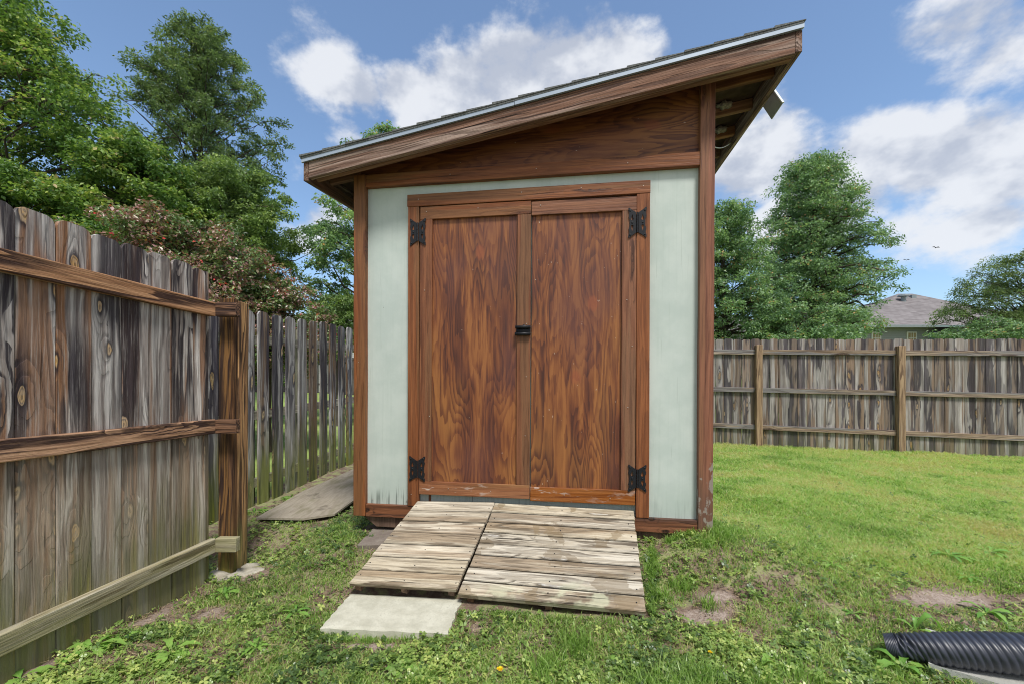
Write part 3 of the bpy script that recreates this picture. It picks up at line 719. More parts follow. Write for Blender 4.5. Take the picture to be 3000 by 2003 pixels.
def eave(ua, ub, ext):
    b0 = rb(ua if ua < 0 else ub, V0); b1 = rb(ua if ua < 0 else ub, V1)
    o = hexa('eave_board', [(ua, V0-.001, b0+ext), (ub, V0-.001, b0+ext), (ub, V1, b1+ext), (ua, V1, b1+ext), (ua, V0-.001, rt(ua, V0)), (ub, V0-.001, rt(ub, V0)), (ub, V1, rt(ub, V1)), (ua, V1, rt(ua, V1))], M['fascia'], shed, bevel=.003)
    z = Vector((0, 1, (b1-b0)/(V1-V0))).normalized(); x = Vector((1, 0, 0)); y = z.cross(x)
    m = Matrix((y, x*-1, z)).transposed().to_4x4(); 
    if m.determinant() < 0: m = Matrix((y, x, z)).transposed().to_4x4()
    m.translation = ((ua+ub)/2, (V0+V1)/2, (b0+rt(ua, V0))/2)
    o.data.transform(m.inverted()); o.matrix_basis = m
eave(UL-.037, UL-.001, -.012); eave(UR+.001, UR+.037, .0)
# rafters
for i in range(8):
    v = .05+.345*i
    if v > DEP+.05: break
    if i == 0: v = .055; 
    va, vb = v, v+.036
    for (ua, ub) in ((UL+.001, .0), (2.44, UR-.001)):
        if i == 0: ua2, ub2 = ua, ub
        pitched('rafter', ua, ub, va, vb, lambda u: rt(u, va)-.004, lambda u: rb(u, va)+.052, M['rafter'])
# deck, drip edge, shingle courses
def slabf(name, ua, ub, va, vb, off0, off1, mat):
    return hexa(name, [(ua, va, rt(ua, va)+off0), (ub, va, rt(ub, va)+off0), (ub, vb, rt(ub, vb)+off0), (ua, vb, rt(ua, vb)+off0), (ua, va, rt(ua, va)+off1), (ub, va, rt(ub, va)+off1), (ub, vb, rt(ub, vb)+off1), (ua, vb, rt(ua, vb)+off1)], mat, shed)
slabf('roof_deck', UL-.030, UR+.030, V0+.004, V1-.004, .001, .014, M['deck_under'])
slabf('drip_edge', UL-.045, 1.175, V0-.014, V0+.003, .001, .025, M['drip'])
slabf('drip_edge', 1.178, UR+.040, V0-.016, V0+.002, .001, .025, M['drip'])
slabf('underlayment', UL-.05, UR+.038, V0-.018, V1+.01, .0255, .037, M['shingle_edge'])
bm = bmesh.new(); nrow = 19; L = (UR+.048)-(UL-.055)
for i in range(nrow):
    ua = UL-.055+L*i/nrow; ub = min(ua+L/nrow*1.02, UR+.048)
    rr_ = random.Random(i)
    va = V0-.020-rr_.uniform(0, .004)
    h0, h1 = .0375, .050+rr_.uniform(0, .003)
    p = [(ua, va, rt(ua, va)+h0), (ub, va, rt(ub, va)+h0), (ub, V1+.02, rt(ub, V1)+h0), (ua, V1+.02, rt(ua, V1)+h0), (ua, va, rt(ua, va)+h1), (ub, va, rt(ub, va)+h0+.004), (ub, V1+.02, rt(ub, V1)+h0+.004), (ua, V1+.02, rt(ua, V1)+h1)]
    vs = [bm.verts.new(q) for q in p]
    for f in ((0,1,2,3), (4,5,6,7), (0,1,5,4), (1,2,6,5), (2,3,7,6), (3,0,4,7)): bm.faces.new([vs[k] for k in f])
mesh_from_bm('shingles', bm, M['shingle_edge'], shed)
# wasp nests and cable under the high eave
def nest(u, v, w, s):
    bm = bmesh.new(); bmesh.ops.create_icosphere(bm, subdivisions=3, radius=1)
    rr = random.Random(int(u*100))
    for q in bm.verts:
        k = 1+.18*math.sin(q.co.x*7+u)+.14*math.sin(q.co.z*11+q.co.y*9)
        q.co = Vector((q.co.x*s*1.15*k, q.co.y*s*.8*k, q.co.z*s*.55*k))
    o = mesh_from_bm('wasp_nest', bm, M['nest'], shed, smooth=True); o.location = (u, v, w)
nest(2.62, .37, 2.962, .042); nest(2.70, .715, 2.985, .042)
pts = []
for i in range(13):
    t = i/12
    a = Vector((2.444, .33, 2.745)).lerp(Vector((2.83, .84, 2.945)), t)
    a.z -= .07*math.sin(math.pi*t)
    pts.append(a)
tube('cable', pts, .0035, M['white'], shed, 6)
tube('cable_clip', [(2.437, .33, 2.735), (2.455, .33, 2.755)], .009, M['white'], shed, 8)
# little solar panel fixed outside the high eave
shed_inv = (Matrix.Translation(SP) @ Matrix.Rotation(-TH, 4, 'Z') @ Matrix.Rotation(R(.34), 4, 'Y')).inverted()
c0 = shed_inv @ Vector((1.812, 3.0, 3.267)); c1 = shed_inv @ Vector((1.835, 2.90, 3.078)); c3 = shed_inv @ Vector((1.812, 3.12, 3.234))
sp = tag(empty('tmp'), None)
bpy.data.objects.remove(sp)
ea, eb = c1-c0, c3-c0; nn = ea.cross(eb).normalized()
if nn.x < 0: nn = -nn
def quadbox(name, o, a, b, n, t, mat): return hexa(name, [o, o+a, o+a+b, o+b, o+n*t, o+a+n*t, o+a+b+n*t, o+b+n*t], mat, shed, bevel=.001)
pb = quadbox('solar_panel', c0+nn*.0, ea, eb, nn, .008, M['panel'])
cell = quadbox('solar_cell', c0+nn*.0085+ea*.05+eb*.05, ea*.9, eb*.9, nn, .002, M['panel_cell']); cell.parent = pb
rim = quadbox('panel_rim', c0-nn*.004-eb.normalized()*.010, ea, eb.normalized()*.009, nn, .016, M['panel_rim']); rim.parent = pb
br = tube('bracket', [c0+ea*.25+eb*.9, c0+ea*.25+eb*.5-nn*.05, Vector((2.855, .45, rt(2.85, .45)-.04))], .008, M['panel_rim'], shed); br.parent = pb

# ------------------------------------------------------------------ concrete pad under the low corner
x, y = xy(.33, -.06)
pd = mesh_from_bm('concrete_pad', slab_bm(.42, .30, .10, bevel=.008, seg=4, jit=.002), M['pad'])
pd.location = (x, y, .075); pd.rotation_euler = (R(3), R(-2), -TH+R(6))
tag(pd, 'grey concrete pad half buried under the left front corner of the shed', 'concrete pad')

# ------------------------------------------------------------------ ramp: two boarded sections
def w2s(u, v, w):  # shed-frame metres to world
    return Vector((SP.x+u*U2[0]+v*V2[0], SP.y+u*U2[1]+v*V2[1], SP.z+w))
def ramp(name, label, tl, tr, bl, br_, n, mat, thick, seed, gap):
    rr = random.Random(seed)
    root = empty(name, (bl+br_)/2); tag(root, label, 'ramp', 'boarded ramp sections at the shed doors')
    o = root.location.copy()
    nrm = (br_-bl).cross(tl-bl).normalized()
    if nrm.z < 0: nrm = -nrm
    for i in range(n):
        t0, t1 = i/n, (i+1)/n
        a0 = bl.lerp(tl, t0); b0 = br_.lerp(tr, t0); a1 = bl.lerp(tl, t1); b1 = br_.lerp(tr, t1)
        up_ = (tl-bl).normalized()*gap/2; ex = (b0-a0).normalized()
        j = [rr.uniform(-.0025, .0035) for _ in range(4)]; dz = nrm*rr.uniform(-.0015, .0015)
        tp_ = [a0+up_-ex*j[0], b0+up_+ex*j[1], b1-up_+ex*(j[1]+j[2]*.3), a1-up_-ex*(j[0]+j[3]*.3)]
        pts_ = [p-nrm*thick+dz-o for p in tp_]+[p+dz-o for p in tp_]
        bm = bmesh.new(); vs = [bm.verts.new(p) for p in pts_]
        for fc in ((0,1,2,3), (4,5,6,7), (0,1,5,4), (1,2,6,5), (2,3,7,6), (3,0,4,7)): bm.faces.new([vs[k] for k in fc])
        bmesh.ops.recalc_face_normals(bm, faces=bm.faces)
        bmesh.ops.bevel(bm, geom=bm.edges[:], offset=.003, segments=2, affect='EDGES')
        zz_ = (pts_[5]-pts_[4]).normalized(); yy_ = nrm; xx_ = yy_.cross(zz_).normalized(); yy_ = zz_.cross(xx_)
        mm = Matrix((xx_, yy_, zz_)).transposed().to_4x4(); mm.translation = sum(pts_, Vector())/8
        bm.transform(mm.inverted())
        bo = mesh_from_bm('deck_board', bm, mat, root); bo.matrix_basis = mm
    for f in (.06, .5, .94):
        a = bl.lerp(br_, f).lerp(tl.lerp(tr, f), .02); b = tl.lerp(tr, f).lerp(bl.lerp(br_, f), .04)
        beam('joist', a-nrm*(thick+.022)-o, b-nrm*(thick+.022)-o, .038, .04, M['skid'], root, side=(1, 0, 0))
    bm = bmesh.new(); bmesh.ops.create_uvsphere(bm, u_segments=7, v_segments=4, radius=.0042)
    s0_ = mesh_from_bm('screw_head', bm, M['iron'], root)
    for i in range(n):
        for f in (.04, .5, .965):
            t = (i+.5)/n + rr.uniform(-.15, .15)/n
            p = bl.lerp(tl, t).lerp(br_.lerp(tr, t), f+rr.uniform(-.01, .01))-o
            s_ = s0_ if (i == 0 and f == .04) else link(s0_.copy(), root)
            s_.location = p-nrm*.001
    return root
ramp('wooden_ramp', 'narrower tan ramp section in front of the left door, above the concrete paver',
     w2s(.486, -.03, .128), w2s(1.030, -.03, .140), w2s(.335, -.695, -.160), w2s(.940, -.672, -.165), 7, M['deck'], .026, 3, .007)
ramp('wooden_ramp', 'wider bleached ramp section with damp footprints in front of the right door',
     w2s(1.038, -.03, .136), w2s(1.948, -.028, .121), w2s(.955, -.69, -.178), w2s(1.915, -.735, -.178), 8, M['deck_wet'], .034, 9, .008)

# ------------------------------------------------------------------ paver
bm = bmesh.new()
pc = [(-.925, 2.055), (-.305, 2.010), (-.270, 2.340), (-.908, 2.400)]
n = 14; top = []
for j in range(n+1):
    for i in range(n+1):
        s, t = i/n, j/n
        p = Vector(pc[0]).lerp(Vector(pc[1]), s).lerp(Vector(pc[3]).lerp(Vector(pc[2]), s), t)
        e = min(s, 1-s, t, 1-t)
        q = Vector((p.x+.004*math.sin(j*2.1+i)*(e == 0), p.y+.004*math.sin(i*1.7)*(e == 0), -.004 - (.004 if e == 0 else 0)))
        if i == n and j >= 8 and j <= 10: q.x -= .008
        top.append(bm.verts.new(q))
for j in range(n):
    for i in range(n): bm.faces.new((top[j*(n+1)+i], top[j*(n+1)+i+1], top[(j+1)*(n+1)+i+1], top[(j+1)*(n+1)+i]))
edge = [e for e in bm.edges if e.is_boundary]
r = bmesh.ops.extrude_edge_only(bm, edges=edge)
for v in [v for v in r['geom'] if isinstance(v, bmesh.types.BMVert)]: v.co.z -= .065
pv = mesh_from_bm('concrete_paver', bm, M['paver']); tag(pv, 'pale rectangular concrete slab lying on the ground at the foot of the ramp', 'paver')

# ------------------------------------------------------------------ old plywood sheet between fence and shed
cs = [(-1.04, .30), (-.60, .27), (-.40, .40), (-.46, 1.0), (-.52, 2.4), (-1.12, 2.4), (-1.17, 1.1)]
bm = bmesh.new(); pts = []
for (a, b_) in cs:
    x, y = xy(a, b_); pts.append((x, y, gz(x, y)+.045))
vt = [bm.verts.new(p) for p in pts]; vb = [bm.verts.new((p[0], p[1], p[2]-.016)) for p in pts]
bm.faces.new(vt); bm.faces.new(vb[::-1])
for i in range(len(pts)): bm.faces.new((vt[i], vb[i], vb[(i+1) % len(pts)], vt[(i+1) % len(pts)]))
tag(mesh_from_bm('plywood_sheet', bm, M['sheet']), 'weathered plywood sheet lying between the spaced picket fence and the shed', 'plywood sheet')

# ------------------------------------------------------------------ fences
def picket_bm(w, t, h, ear=.03, arc=.0, bevel=.0015, jit=.0008, seed=0):
    rr = random.Random(seed)
    n = 10; ph = rr.uniform(0, 6)
    L = []; Rr = []
    for i in range(n+1):
        z = (h-ear)*i/n; d = jit*math.sin(z*6+ph)+jit*.5*math.sin(z*19+ph)
        L.append((-w/2+d, z)); Rr.append((w/2+d*.6+rr.uniform(-jit, jit)*.3, z))
    top = [(w/2-ear*.9, h-rr.uniform(0, .003)), (-w/2+ear*.9, h)]
    mid = [(w/2-ear*.35, h-ear*.28), ]
    pts = L[:1]+[Rr[0]]+Rr[1:]+[(w/2-ear*.28, h-ear*.38)]+top+[(-w/2+ear*.28, h-ear*.38)]+L[1:][::-1]
    bm = bmesh.new()
    a = [bm.verts.new((x, -t/2, z)) for x, z in pts]; b = [bm.verts.new((x, t/2, z)) for x, z in pts]
    bm.faces.new(a); bm.faces.new(b[::-1]); m = len(pts)
    for i in range(m): bm.faces.new((a[i], a[(i+1) % m], b[(i+1) % m], b[i]))
    bow = rr.uniform(-1, 1)*jit*3
    for v in bm.verts: v.co.y += bow*math.sin(v.co.z/h*math.pi)
    return bm
def picket(parent, loc, rz, w, t, z0, z1, mat, seed, ear=.03, jit=.0008, lean=0):
    o = mesh_from_bm('picket', picket_bm(w, t, z1-z0, ear=ear, jit=jit, seed=seed), mat, parent)
    o.location = (loc[0], loc[1], z0); o.rotation_euler = (0, lean, rz)
    return o
# near fence on the left: line X = -2.124 + .0912 Y (board faces), seen from the rail side
A = math.atan(.0912); nd = Vector((math.sin(A), math.cos(A), 0)); nn_ = Vector((math.cos(A), -math.sin(A), 0))   # along, towards camera side
nf = tag(empty('privacy_fence', (-2.0, 1.5, 0)), 'tall weathered dog-eared board fence filling the left foreground with its gate post', 'fence')
base = Vector((-2.124-.0, 0, 0))
def npt(s, off=0): return Vector((-2.124, 0, 0))+nd*s+nn_*off - Vector((-2.0, 1.5, 0))
sc_ = 1/math.cos(A)
end = 2.626*sc_
rr = random.Random(21)
k = 0; s = end
widths = [.098, .138, .1395, .1395, .1395, .1395, .1395, .1395]+[.1395]*9
pos = end
for i, wd in enumerate(widths):
    c = pos-wd/2; p = npt(c, -.009+(.004 if i % 2 else 0))
    zt = 1.872+rr.uniform(-.008, .008); 
    xw, yw = -2.0+p.x, 1.5+p.y
    picket(nf, (p.x, p.y), math.pi/2-A, wd-.003, .017, gz(xw, yw)-.03, zt, M['fence'], i, ear=.032, jit=.0012)
    pos -= wd+.001
# second board seen edge-on beyond the last
p = npt(end+.02, -.02); picket(nf, (p.x, p.y), math.pi/2-A, .032, .017, -.06, 1.868, M['fence'], 77, ear=.01)
s0 = .2; s1 = end+.035
for (zt, mat, dn) in ((1.678, M['rail'], .0), (.952, M['rail'], 0), (.214, M['rail_low'], 0)):
    za = zt-.043; 
    beam('rail', npt(s0, .019)+Vector((0, 0, za)), npt(s1, .019)+Vector((0, 0, za)), .088, .038, mat, nf, side=(0, 0, 1), bevel=.004, seg=14, jit=.001)
    # short block carrying the rail round to the post
    q = npt(s1, .0); 
    beam('rail_block', (q.x+.036, q.y+.012, za), (q.x+.165, q.y+.012, za), .086, .045, M['rail_end'] if zt > .5 else M['rail_low'], nf, side=(0, 0, 1), bevel=.003)
# gate post: front timber + rear timber
px, py = -1.888, 2.738
zb = -.12
beam('gate_post', (px+.045+2.0, py+.026-1.5, zb), (px+.053+2.0, py+.026-1.5, 1.722), .092, .048, M['post_dark'], nf, side=(1, 0, 0), bevel=.003, seg=10, jit=.0008)
beam('gate_post', (px+.046+2.0, py+.106-1.5, zb), (px+.056+2.0, py+.106-1.5, 1.716), .108, .092, M['post'], nf, side=(0, 1, 0), bevel=.004, seg=10, jit=.0008)
# broken concrete collar round the post
bm = bmesh.new(); ns = 26; rings = []
for j, (rs, z) in enumerate(((.0, .0), (.7, .004), (.92, .0), (1.0, -.02), (1.02, -.08))):
    ring = []
    for i in range(ns):
        a = 2*math.pi*i/ns; k = 1+.12*math.sin(3*a+1)+.07*math.sin(7*a)
        ring.append(bm.verts.new((math.cos(a)*.165*rs*k, math.sin(a)*.14*rs*k, z+.008*math.sin(5*a+j))))
    rings.append(ring)
for j in range(len(rings)-1):
    for i in range(ns): bm.faces.new((rings[j][i], rings[j][(i+1) % ns], rings[j+1][(i+1) % ns], rings[j+1][i]))
ft = mesh_from_bm('concrete_footing', bm, M['concrete'], smooth=True); ft.location = (-1.80, 2.80, -.040); ft.rotation_euler = (R(-3), R(3), 0)
tag(ft, 'broken pale concrete collar in the ground at the base of the gate post', 'footing')

# spaced picket (shadowbox) fence at u = -1.406
sx0, sy0 = xy(-1.406, 0)
sf = tag(empty('shadowbox_fence', (sx0, sy0, 0), (0, 0, -TH)), 'grey picket fence with gaps between its boards, running back behind the gate post', 'fence')
def fz(v, t): 
    x, y = xy(-1.406, v); return t
def sftop(v): return 1.872+.052*(v-.8)
def sfbot(v): return .03+.055*(v-.8)
rr = random.Random(33)
for k in range(-8, 21):
    v = .767+.2*k
    if v < -.75: continue
    picket(sf, (.0, v+.07), math.pi/2, .139, .017, sfbot(v)-.02, sftop(v)+rr.uniform(-.01, .01), M['picket'], 100+k, ear=.035, jit=.0015, lean=0)
    picket(sf, (-.0575, v+.165), math.pi/2, .122, .017, sfbot(v)-.02, sftop(v)+rr.uniform(-.01, .01), M['picket'], 200+k, ear=.035, jit=.0015)
for h in (-.27, -.98, -1.62):
    va, vb = -.9, 4.9
    beam('rail', (-.0287, va, sftop(va)+h), (-.0287, vb, sftop(vb)+h), .085, .038, M['side_rail'], sf, side=(0, 0, 1), bevel=.003, seg=8, jit=.0006)
for v in (1.42, 3.5):
    board('post', (-.1, -.012, v, v+.09, sfbot(v)-.1, sftop(v)-.12), M['side_rail'], sf)

# long back fence at v = 4.96
bx, by = xy(0, 4.958)
bf = tag(empty('board_fence', (bx, by, 0), (0, 0, -TH)), 'long solid grey-brown board fence across the far side of the lawn', 'fence')
def bz(u, a, b): return a+(b-a)*(u-3.9)/(7.6-3.9)
rr = random.Random(44); k = 0; u = 2.1
while u < 9.6:
    w = rr.uniform(.136, .141)
    zt = bz(u, 1.992, 1.935)+rr.uniform(-.008, .008)
    picket(bf, (u+w/2, .0), 0, w, .017, bz(u, .12, .035)-.06, zt, M['fence_far'], 300+k, ear=.028, jit=.001)
    u += w+.0075; k += 1
posts_u = [2.516-.049, 4.671-.049, 6.826-.049, 8.981]
for i, pu in enumerate(posts_u):
    board('post', (pu, pu+.098, -.105, -.0095, bz(pu, .0, -.05), bz(pu, 1.86, 1.78)+.03), M['back_post'], bf, bevel=.004, seg=4, jit=.001)
for (h0, h1) in ((1.812, 1.745), (1.170, 1.085), (.545, .425)):
    for a, b_ in zip(posts_u[:-1], posts_u[1:]):
        a_, b2 = a+.099, b_-.001
        beam('rail', (a_, -.029, bz(a_, h0, h1)-.04), (b2, -.029, bz(b2, h0, h1)-.04), .082, .038, M['rail_back'] if 'rail_back' in M else M['back_post'], bf, side=(0, 0, 1), bevel=.003, seg=8, jit=.0012)

# ------------------------------------------------------------------ corrugated drain pipe and splash block
def lerpk(t, ks):
    for (a, va), (b, vb) in zip(ks, ks[1:]):
        if t <= b: return va+(vb-va)*(t-a)/(b-a)
    return ks[-1][1]
bm = bmesh.new(); NR = 330; SEG = 40; rings = []
def path(t):
    A_, B_, C_ = Vector((1.605, 1.835, .046)), Vector((1.72, 1.75, .075)), Vector((2.62, 1.48, .185))
    return A_*(1-t)**2+B_*2*t*(1-t)+C_*t*t
for i in range(NR+1):
    t = i/NR; c = path(t); tg = (path(min(1, t+.01))-path(max(0, t-.01))).normalized()
    a = Vector((0, 0, 1)); b_ = tg.cross(a).normalized(); a = b_.cross(tg)
    s = t*1.12
    R0 = .041+.034*min(1, t*1.9)
    if s < .10: rib = .0010*math.sin(s*2*math.pi/.014)+.005; cr = 0
    else:
        per = .026 if s > .4 else .031
        ph_ = (s/per) % 1
        rib = .0075*(abs(math.sin(math.pi*ph_))**.6)-.003; cr = max(0, 1-abs(s-.16)/.13)
    ring = []
    for k in range(SEG):
        an = 2*math.pi*k/SEG
        skew = .35*max(0, min(1, (s-.05)/.1))*math.cos(an)*.0
        crush = cr*(-.016*max(0, math.sin(an*2+s*60))*max(0, math.sin(an+.4))+.004*math.sin(an*5+s*90))
        r = R0+rib+crush
        shift = tg*(.018*math.sin(an)*max(0, min(1, (s-.08)/.12)))
        ring.append(bm.verts.new(c+(b_*math.cos(an)+a*math.sin(an)*.93)*r+shift*-1))
    rings.append(ring)
for i in range(NR):
    for k in range(SEG): bm.faces.new((rings[i][k], rings[i][(k+1) % SEG], rings[i+1][(k+1) % SEG], rings[i+1][k]))
inner = [bm.verts.new(v.co.lerp(path(0), .08)+Vector((.002, 0, 0))) for v in rings[0]]
deep = [bm.verts.new(v.co+(path(.08)-path(0))) for v in inner]
for k in range(SEG):
    bm.faces.new((rings[0][k], inner[k], inner[(k+1) % SEG], rings[0][(k+1) % SEG]))
    bm.faces.new((inner[k], deep[k], deep[(k+1) % SEG], inner[(k+1) % SEG]))
bm.faces.new(deep)
tag(mesh_from_bm('drain_pipe', bm, M['plastic'], smooth=True), 'black corrugated flexible drain pipe lying on the grass at the lower right', 'drain pipe')
# splash block: trough with a raised lip
bm = bmesh.new(); n1, n2 = 24, 12; grid = []
o = Vector((1.684, 1.725, .0)); ax = Vector((.55, -.50, 0)); ay = Vector((.23, .25, 0))
for i in range(n1+1):
    row = []
    for j in range(n2+1):
        s, t = i/n1, j/n2
        p = o+ax*s+ay*t
        lip = max(0, 1-min(t, 1-t)/.10, 1-s/.035 if s < .035 else 0)
        z = .018+.026*min(1, lip)+.02*s
        if i == 0 or j == 0 or j == n2: z -= .006
        row.append(bm.verts.new((p.x, p.y, z)))
    grid.append(row)
for i in range(n1):
    for j in range(n2): bm.faces.new((grid[i][j], grid[i+1][j], grid[i+1][j+1], grid[i][j+1]))
r = bmesh.ops.extrude_edge_only(bm, edges=[e for e in bm.edges if e.is_boundary])
for v in [v for v in r['geom'] if isinstance(v, bmesh.types.BMVert)]: v.co.z = -.08
tag(mesh_from_bm('splash_block', bm, M['splash'], smooth=False), 'grey concrete splash block under the corrugated drain pipe', 'splash block')
# ------------------------------------------------------------------ lawn: blades, clover, straw
def blocked(x, y):
    u, v = uv(x, y); b = (u > .02) & (u < 2.42) & (v > .0) & (v < DEP)
    b |= (u > .33) & (u < 1.95) & (v > -.73) & (v <= .02) & (u > .335+(v+.70)*.22) & (u < 1.925+.02)
    b |= (x > -.915+.02*(y-2.05)) & (x < -.30+.1*(y-2.0)) & (y > 2.045-.07*(x+.9)) & (y < 2.41-.1*(x+.9))
    b |= (u > -1.17-.0) & (u < -.42-.05*(v-.4)) & (v > .31+.0*u) & (v < 2.4) & (u < -.42+.0) & ((u > -1.06) | (v > .5))
    b |= ((x+1.80)/.14)**2+((y-2.80)/.12)**2 < 1
    b |= (x > -2.124+.0912*y-.03) & (x < -2.124+.0912*y+.0) & (y < 2.65)
    # splash block
    s = ((x-1.684)*.25-(y-1.725)*.23)/(.55*.25+.50*.23); t = ((y-1.725)*.55+(x-1.684)*.50)/(.55*.25+.50*.23)
    b |= (s > 0) & (s < 1) & (t > 0) & (t < 1)
    return b
rs = np.random.RandomState(11)
def scatter(n, y0, y1, pw, xl=1.30, xr=1.30):
    """points whose density falls with distance from where the photographer stood"""
    t = rs.rand(n); e = 1-pw
    y = (y0**e+t*(y1**e-y0**e))**(1/e) if abs(e) > 1e-6 else y0*(y1/y0)**t
    x = (rs.rand(n)*(xl+xr)-xl)*(y+.15)
    return x, y
def blades(name, x, y, h, w, lean, tint, mat, seed=0, curl=1.0):
    r = np.random.RandomState(seed); n = len(x)
    z = ground(x, y)-.004
    a = r.rand(n)*2*np.pi; la = r.rand(n)*2*np.pi
    dx, dy = np.cos(a)*w/2, np.sin(a)*w/2
    lx, ly = np.cos(la)*lean*h, np.sin(la)*lean*h
    hh = h*np.sqrt(np.clip(1-lean**2*.6, .15, 1))
    P = np.empty((n, 5, 3))
    P[:, 0] = np.stack([x-dx, y-dy, z], 1); P[:, 1] = np.stack([x+dx, y+dy, z], 1)
    mx, my = x+lx*.38, y+ly*.38
    P[:, 2] = np.stack([mx+dx*.85, my+dy*.85, z+hh*.62], 1); P[:, 3] = np.stack([mx-dx*.85, my-dy*.85, z+hh*.62], 1)
    P[:, 4] = np.stack([x+lx*curl, y+ly*curl, z+hh*(1.0-.25*lean)], 1)
    b = np.arange(n)[:, None]*5
    # quad body and a tip (tip written as a degenerate-free triangle in its own mesh layout: all faces are tris)
    F = np.concatenate([b+np.array([[0, 1, 2]]), b+np.array([[0, 2, 3]]), b+np.array([[3, 2, 4]])], 0)
    return mesh_np(name, P.reshape(-1, 3), F, mat, attrs={'tint': np.repeat(tint, 5)})
M['grass'] = leafmat('grass_blade', [(0, (.11, .18, .04)), (.3, (.23, .38, .085)), (.55, (.42, .60, .19)), (.8, (.57, .70, .31)), (.93, (.55, .53, .25)), (1, (.58, .50, .30))], .36, .58, spec=.55)
M['clover'] = leafmat('clover_leaf', [(0, (.06, .11, .03)), (.35, (.16, .26, .06)), (.7, (.29, .41, .10)), (1, (.50, .57, .17))], .35, .35, spec=.6)
M['straw'] = leafmat('dry_grass', [(0, (.12, .075, .045)), (.5, (.30, .22, .12)), (1, (.50, .42, .25))], .8, .1)
M['weed'] = leafmat('broad_weed_leaf', [(0, (.05, .13, .03)), (.5, (.115, .25, .045)), (1, (.20, .34, .07))], .4, .35, boost=1.35)
# bright lawn to the right and behind
def lawnness(x, y):
    u, v = uv(x, y)
    return np.clip((v+.30+.30*(x-1.6)+(vn(x, y, 1.5)-.5)*.9)/.7, 0, 1)*(x > 1.0) + (y > 5.2)*1.0 + (x < -2.3)*1.0
GR = []
x, y = scatter(330000, 2.3, 8.2, 1.55, -.25, 1.30)
L_ = np.clip(lawnness(x, y), 0, 1); d_ = dirt(x, y)
pt = vn.f(x, y, 2.6, 4); p2 = vn.f(x+40, y, 9, 2)
keep = (rs.rand(len(x)) < L_*(1-d_)*(.55+.75*p2)) & ~blocked(x, y)
u, v = uv(x, y); keep &= (v < 5.3) & (x > 1.1)
x, y, pt, p2 = x[keep], y[keep], pt[keep], p2[keep]
n = len(x); h = (.018+.030*rs.rand(n)**1.3)*(.7+.9*p2)*(1+.12*(y-4)); w = .0036+.0036*rs.rand(n)+.0010*(y-3)
tint = np.clip(.66+(pt-.5)*1.3+rs.randn(n)*.22+.025*(y-4), 0, .95)
dry = rs.rand(n) < .07; tint[dry] = .93+.07*rs.rand(dry.sum())
tag(blades('lawn_grass', x, y, h, w, .45+.65*rs.rand(n), tint, M['grass'], 1), kind='stuff', label='short bright green lawn grass right of the shed', cat='grass')
# foreground mixed turf
x, y = scatter(260000, 1.15, 3.6, 1.2, 1.32, 1.32)
L_ = np.clip(lawnness(x, y), 0, 1); d_ = dirt(x, y); p2 = vn.f(x+7, y+3, 6, 3); p3 = vn.f(x-9, y+13, 2.2, 2)
cl = np.clip((p3-.42)*5, 0, 1)            # where clover takes over
keep = (rs.rand(len(x)) < (1-L_*.85)*np.clip(1-d_*1.25, 0, 1)*(.15+.95*np.clip((p2-.25)*3, 0, 1))*(1-.45*cl)) & ~blocked(x, y) & (x > -2.10+.0912*y) 
x, y, p2, p3 = x[keep], y[keep], p2[keep], p3[keep]; n = len(x)
h = (.014+.036*rs.rand(n)**1.6)*(.6+.9*p2); w = .0024+.0030*rs.rand(n)
tint = np.clip(.58+(p3-.5)*1.0+rs.randn(n)*.25, 0, .86); dry = rs.rand(n) < .16; tint[dry] = .88+.12*rs.rand(dry.sum())
tag(blades('turf_grass', x, y, h, w, .3+.65*rs.rand(n), tint, M['grass'], 2), kind='stuff', label='patchy short grass in the foreground', cat='grass')
# taller tufts
TU = [(.28,1.90,.075,.10,260),(.14,1.78,.07,.10,200),(.62,1.60,.10,.09,520),(.75,1.66,.09,.085,420),(.50,1.62,.07,.10,240),(.95,1.62,.1,.07,300),(1.30,2.66,.10,.10,320),(1.18,2.58,.06,.08,140),(1.42,2.72,.07,.08,160),(.80,2.32,.06,.08,200),(.83,2.5,.05,.08,180),
      (1.0,2.2,.05,.09,90),(.93,2.36,.06,.09,160),(.25,2.10,.10,.05,140),(.45,2.08,.08,.05,120),(2.6,2.5,.2,.06,260),(-.38,1.70,.06,.08,130),(-.2,1.62,.06,.07,140),(1.5,1.72,.10,.06,200),(-1.18,2.98,.10,.06,220),(-1.30,3.18,.10,.07,220),(1.9,2.3,.12,.05,160),(.15,1.55,.12,.07,260),
      (1.15,1.66,.12,.08,300),(.35,1.52,.1,.08,240),(-1.05,2.6,.12,.05,160),(-.95,2.15,.07,.06,90),(-1.45,1.75,.1,.07,120),(1.36,2.86,.05,.09,160),(1.30,3.1,.05,.08,200),(1.34,3.4,.05,.08,200),(1.45,3.9,.06,.09,200)]
_tr = random.Random(8)
for i_ in range(46):
    s_ = _tr.random(); TU.append((-.92+.62*s_, 2.030-.045*s_, .025, _tr.uniform(.025, .05), 26))
for i_ in range(60):
    s_ = _tr.random(); TU.append((.685+.20*s_*1.0, 2.10+.60*s_, .02, _tr.uniform(.03, .06), 30)); TU.append((-.28+.95*_tr.random(), 2.20-.0*s_-.02, .03, _tr.uniform(.025, .05), 24))
for i_ in range(40):
    s_ = _tr.random(); TU.append((1.0+.40*s_, 2.72+.04*s_, .025, _tr.uniform(.03, .07), 26)); TU.append((1.33+.5*s_, 2.85+2.2*s_, .03, .05, 30))
xs, ys, hs = [], [], []
for (a, b_, r_, hh, m_) in TU:
    q = rs.randn(m_, 2)*r_*.55; xs.append(a+q[:, 0]); ys.append(b_+q[:, 1]); hs.append(hh*(.45+.6*rs.rand(m_)))
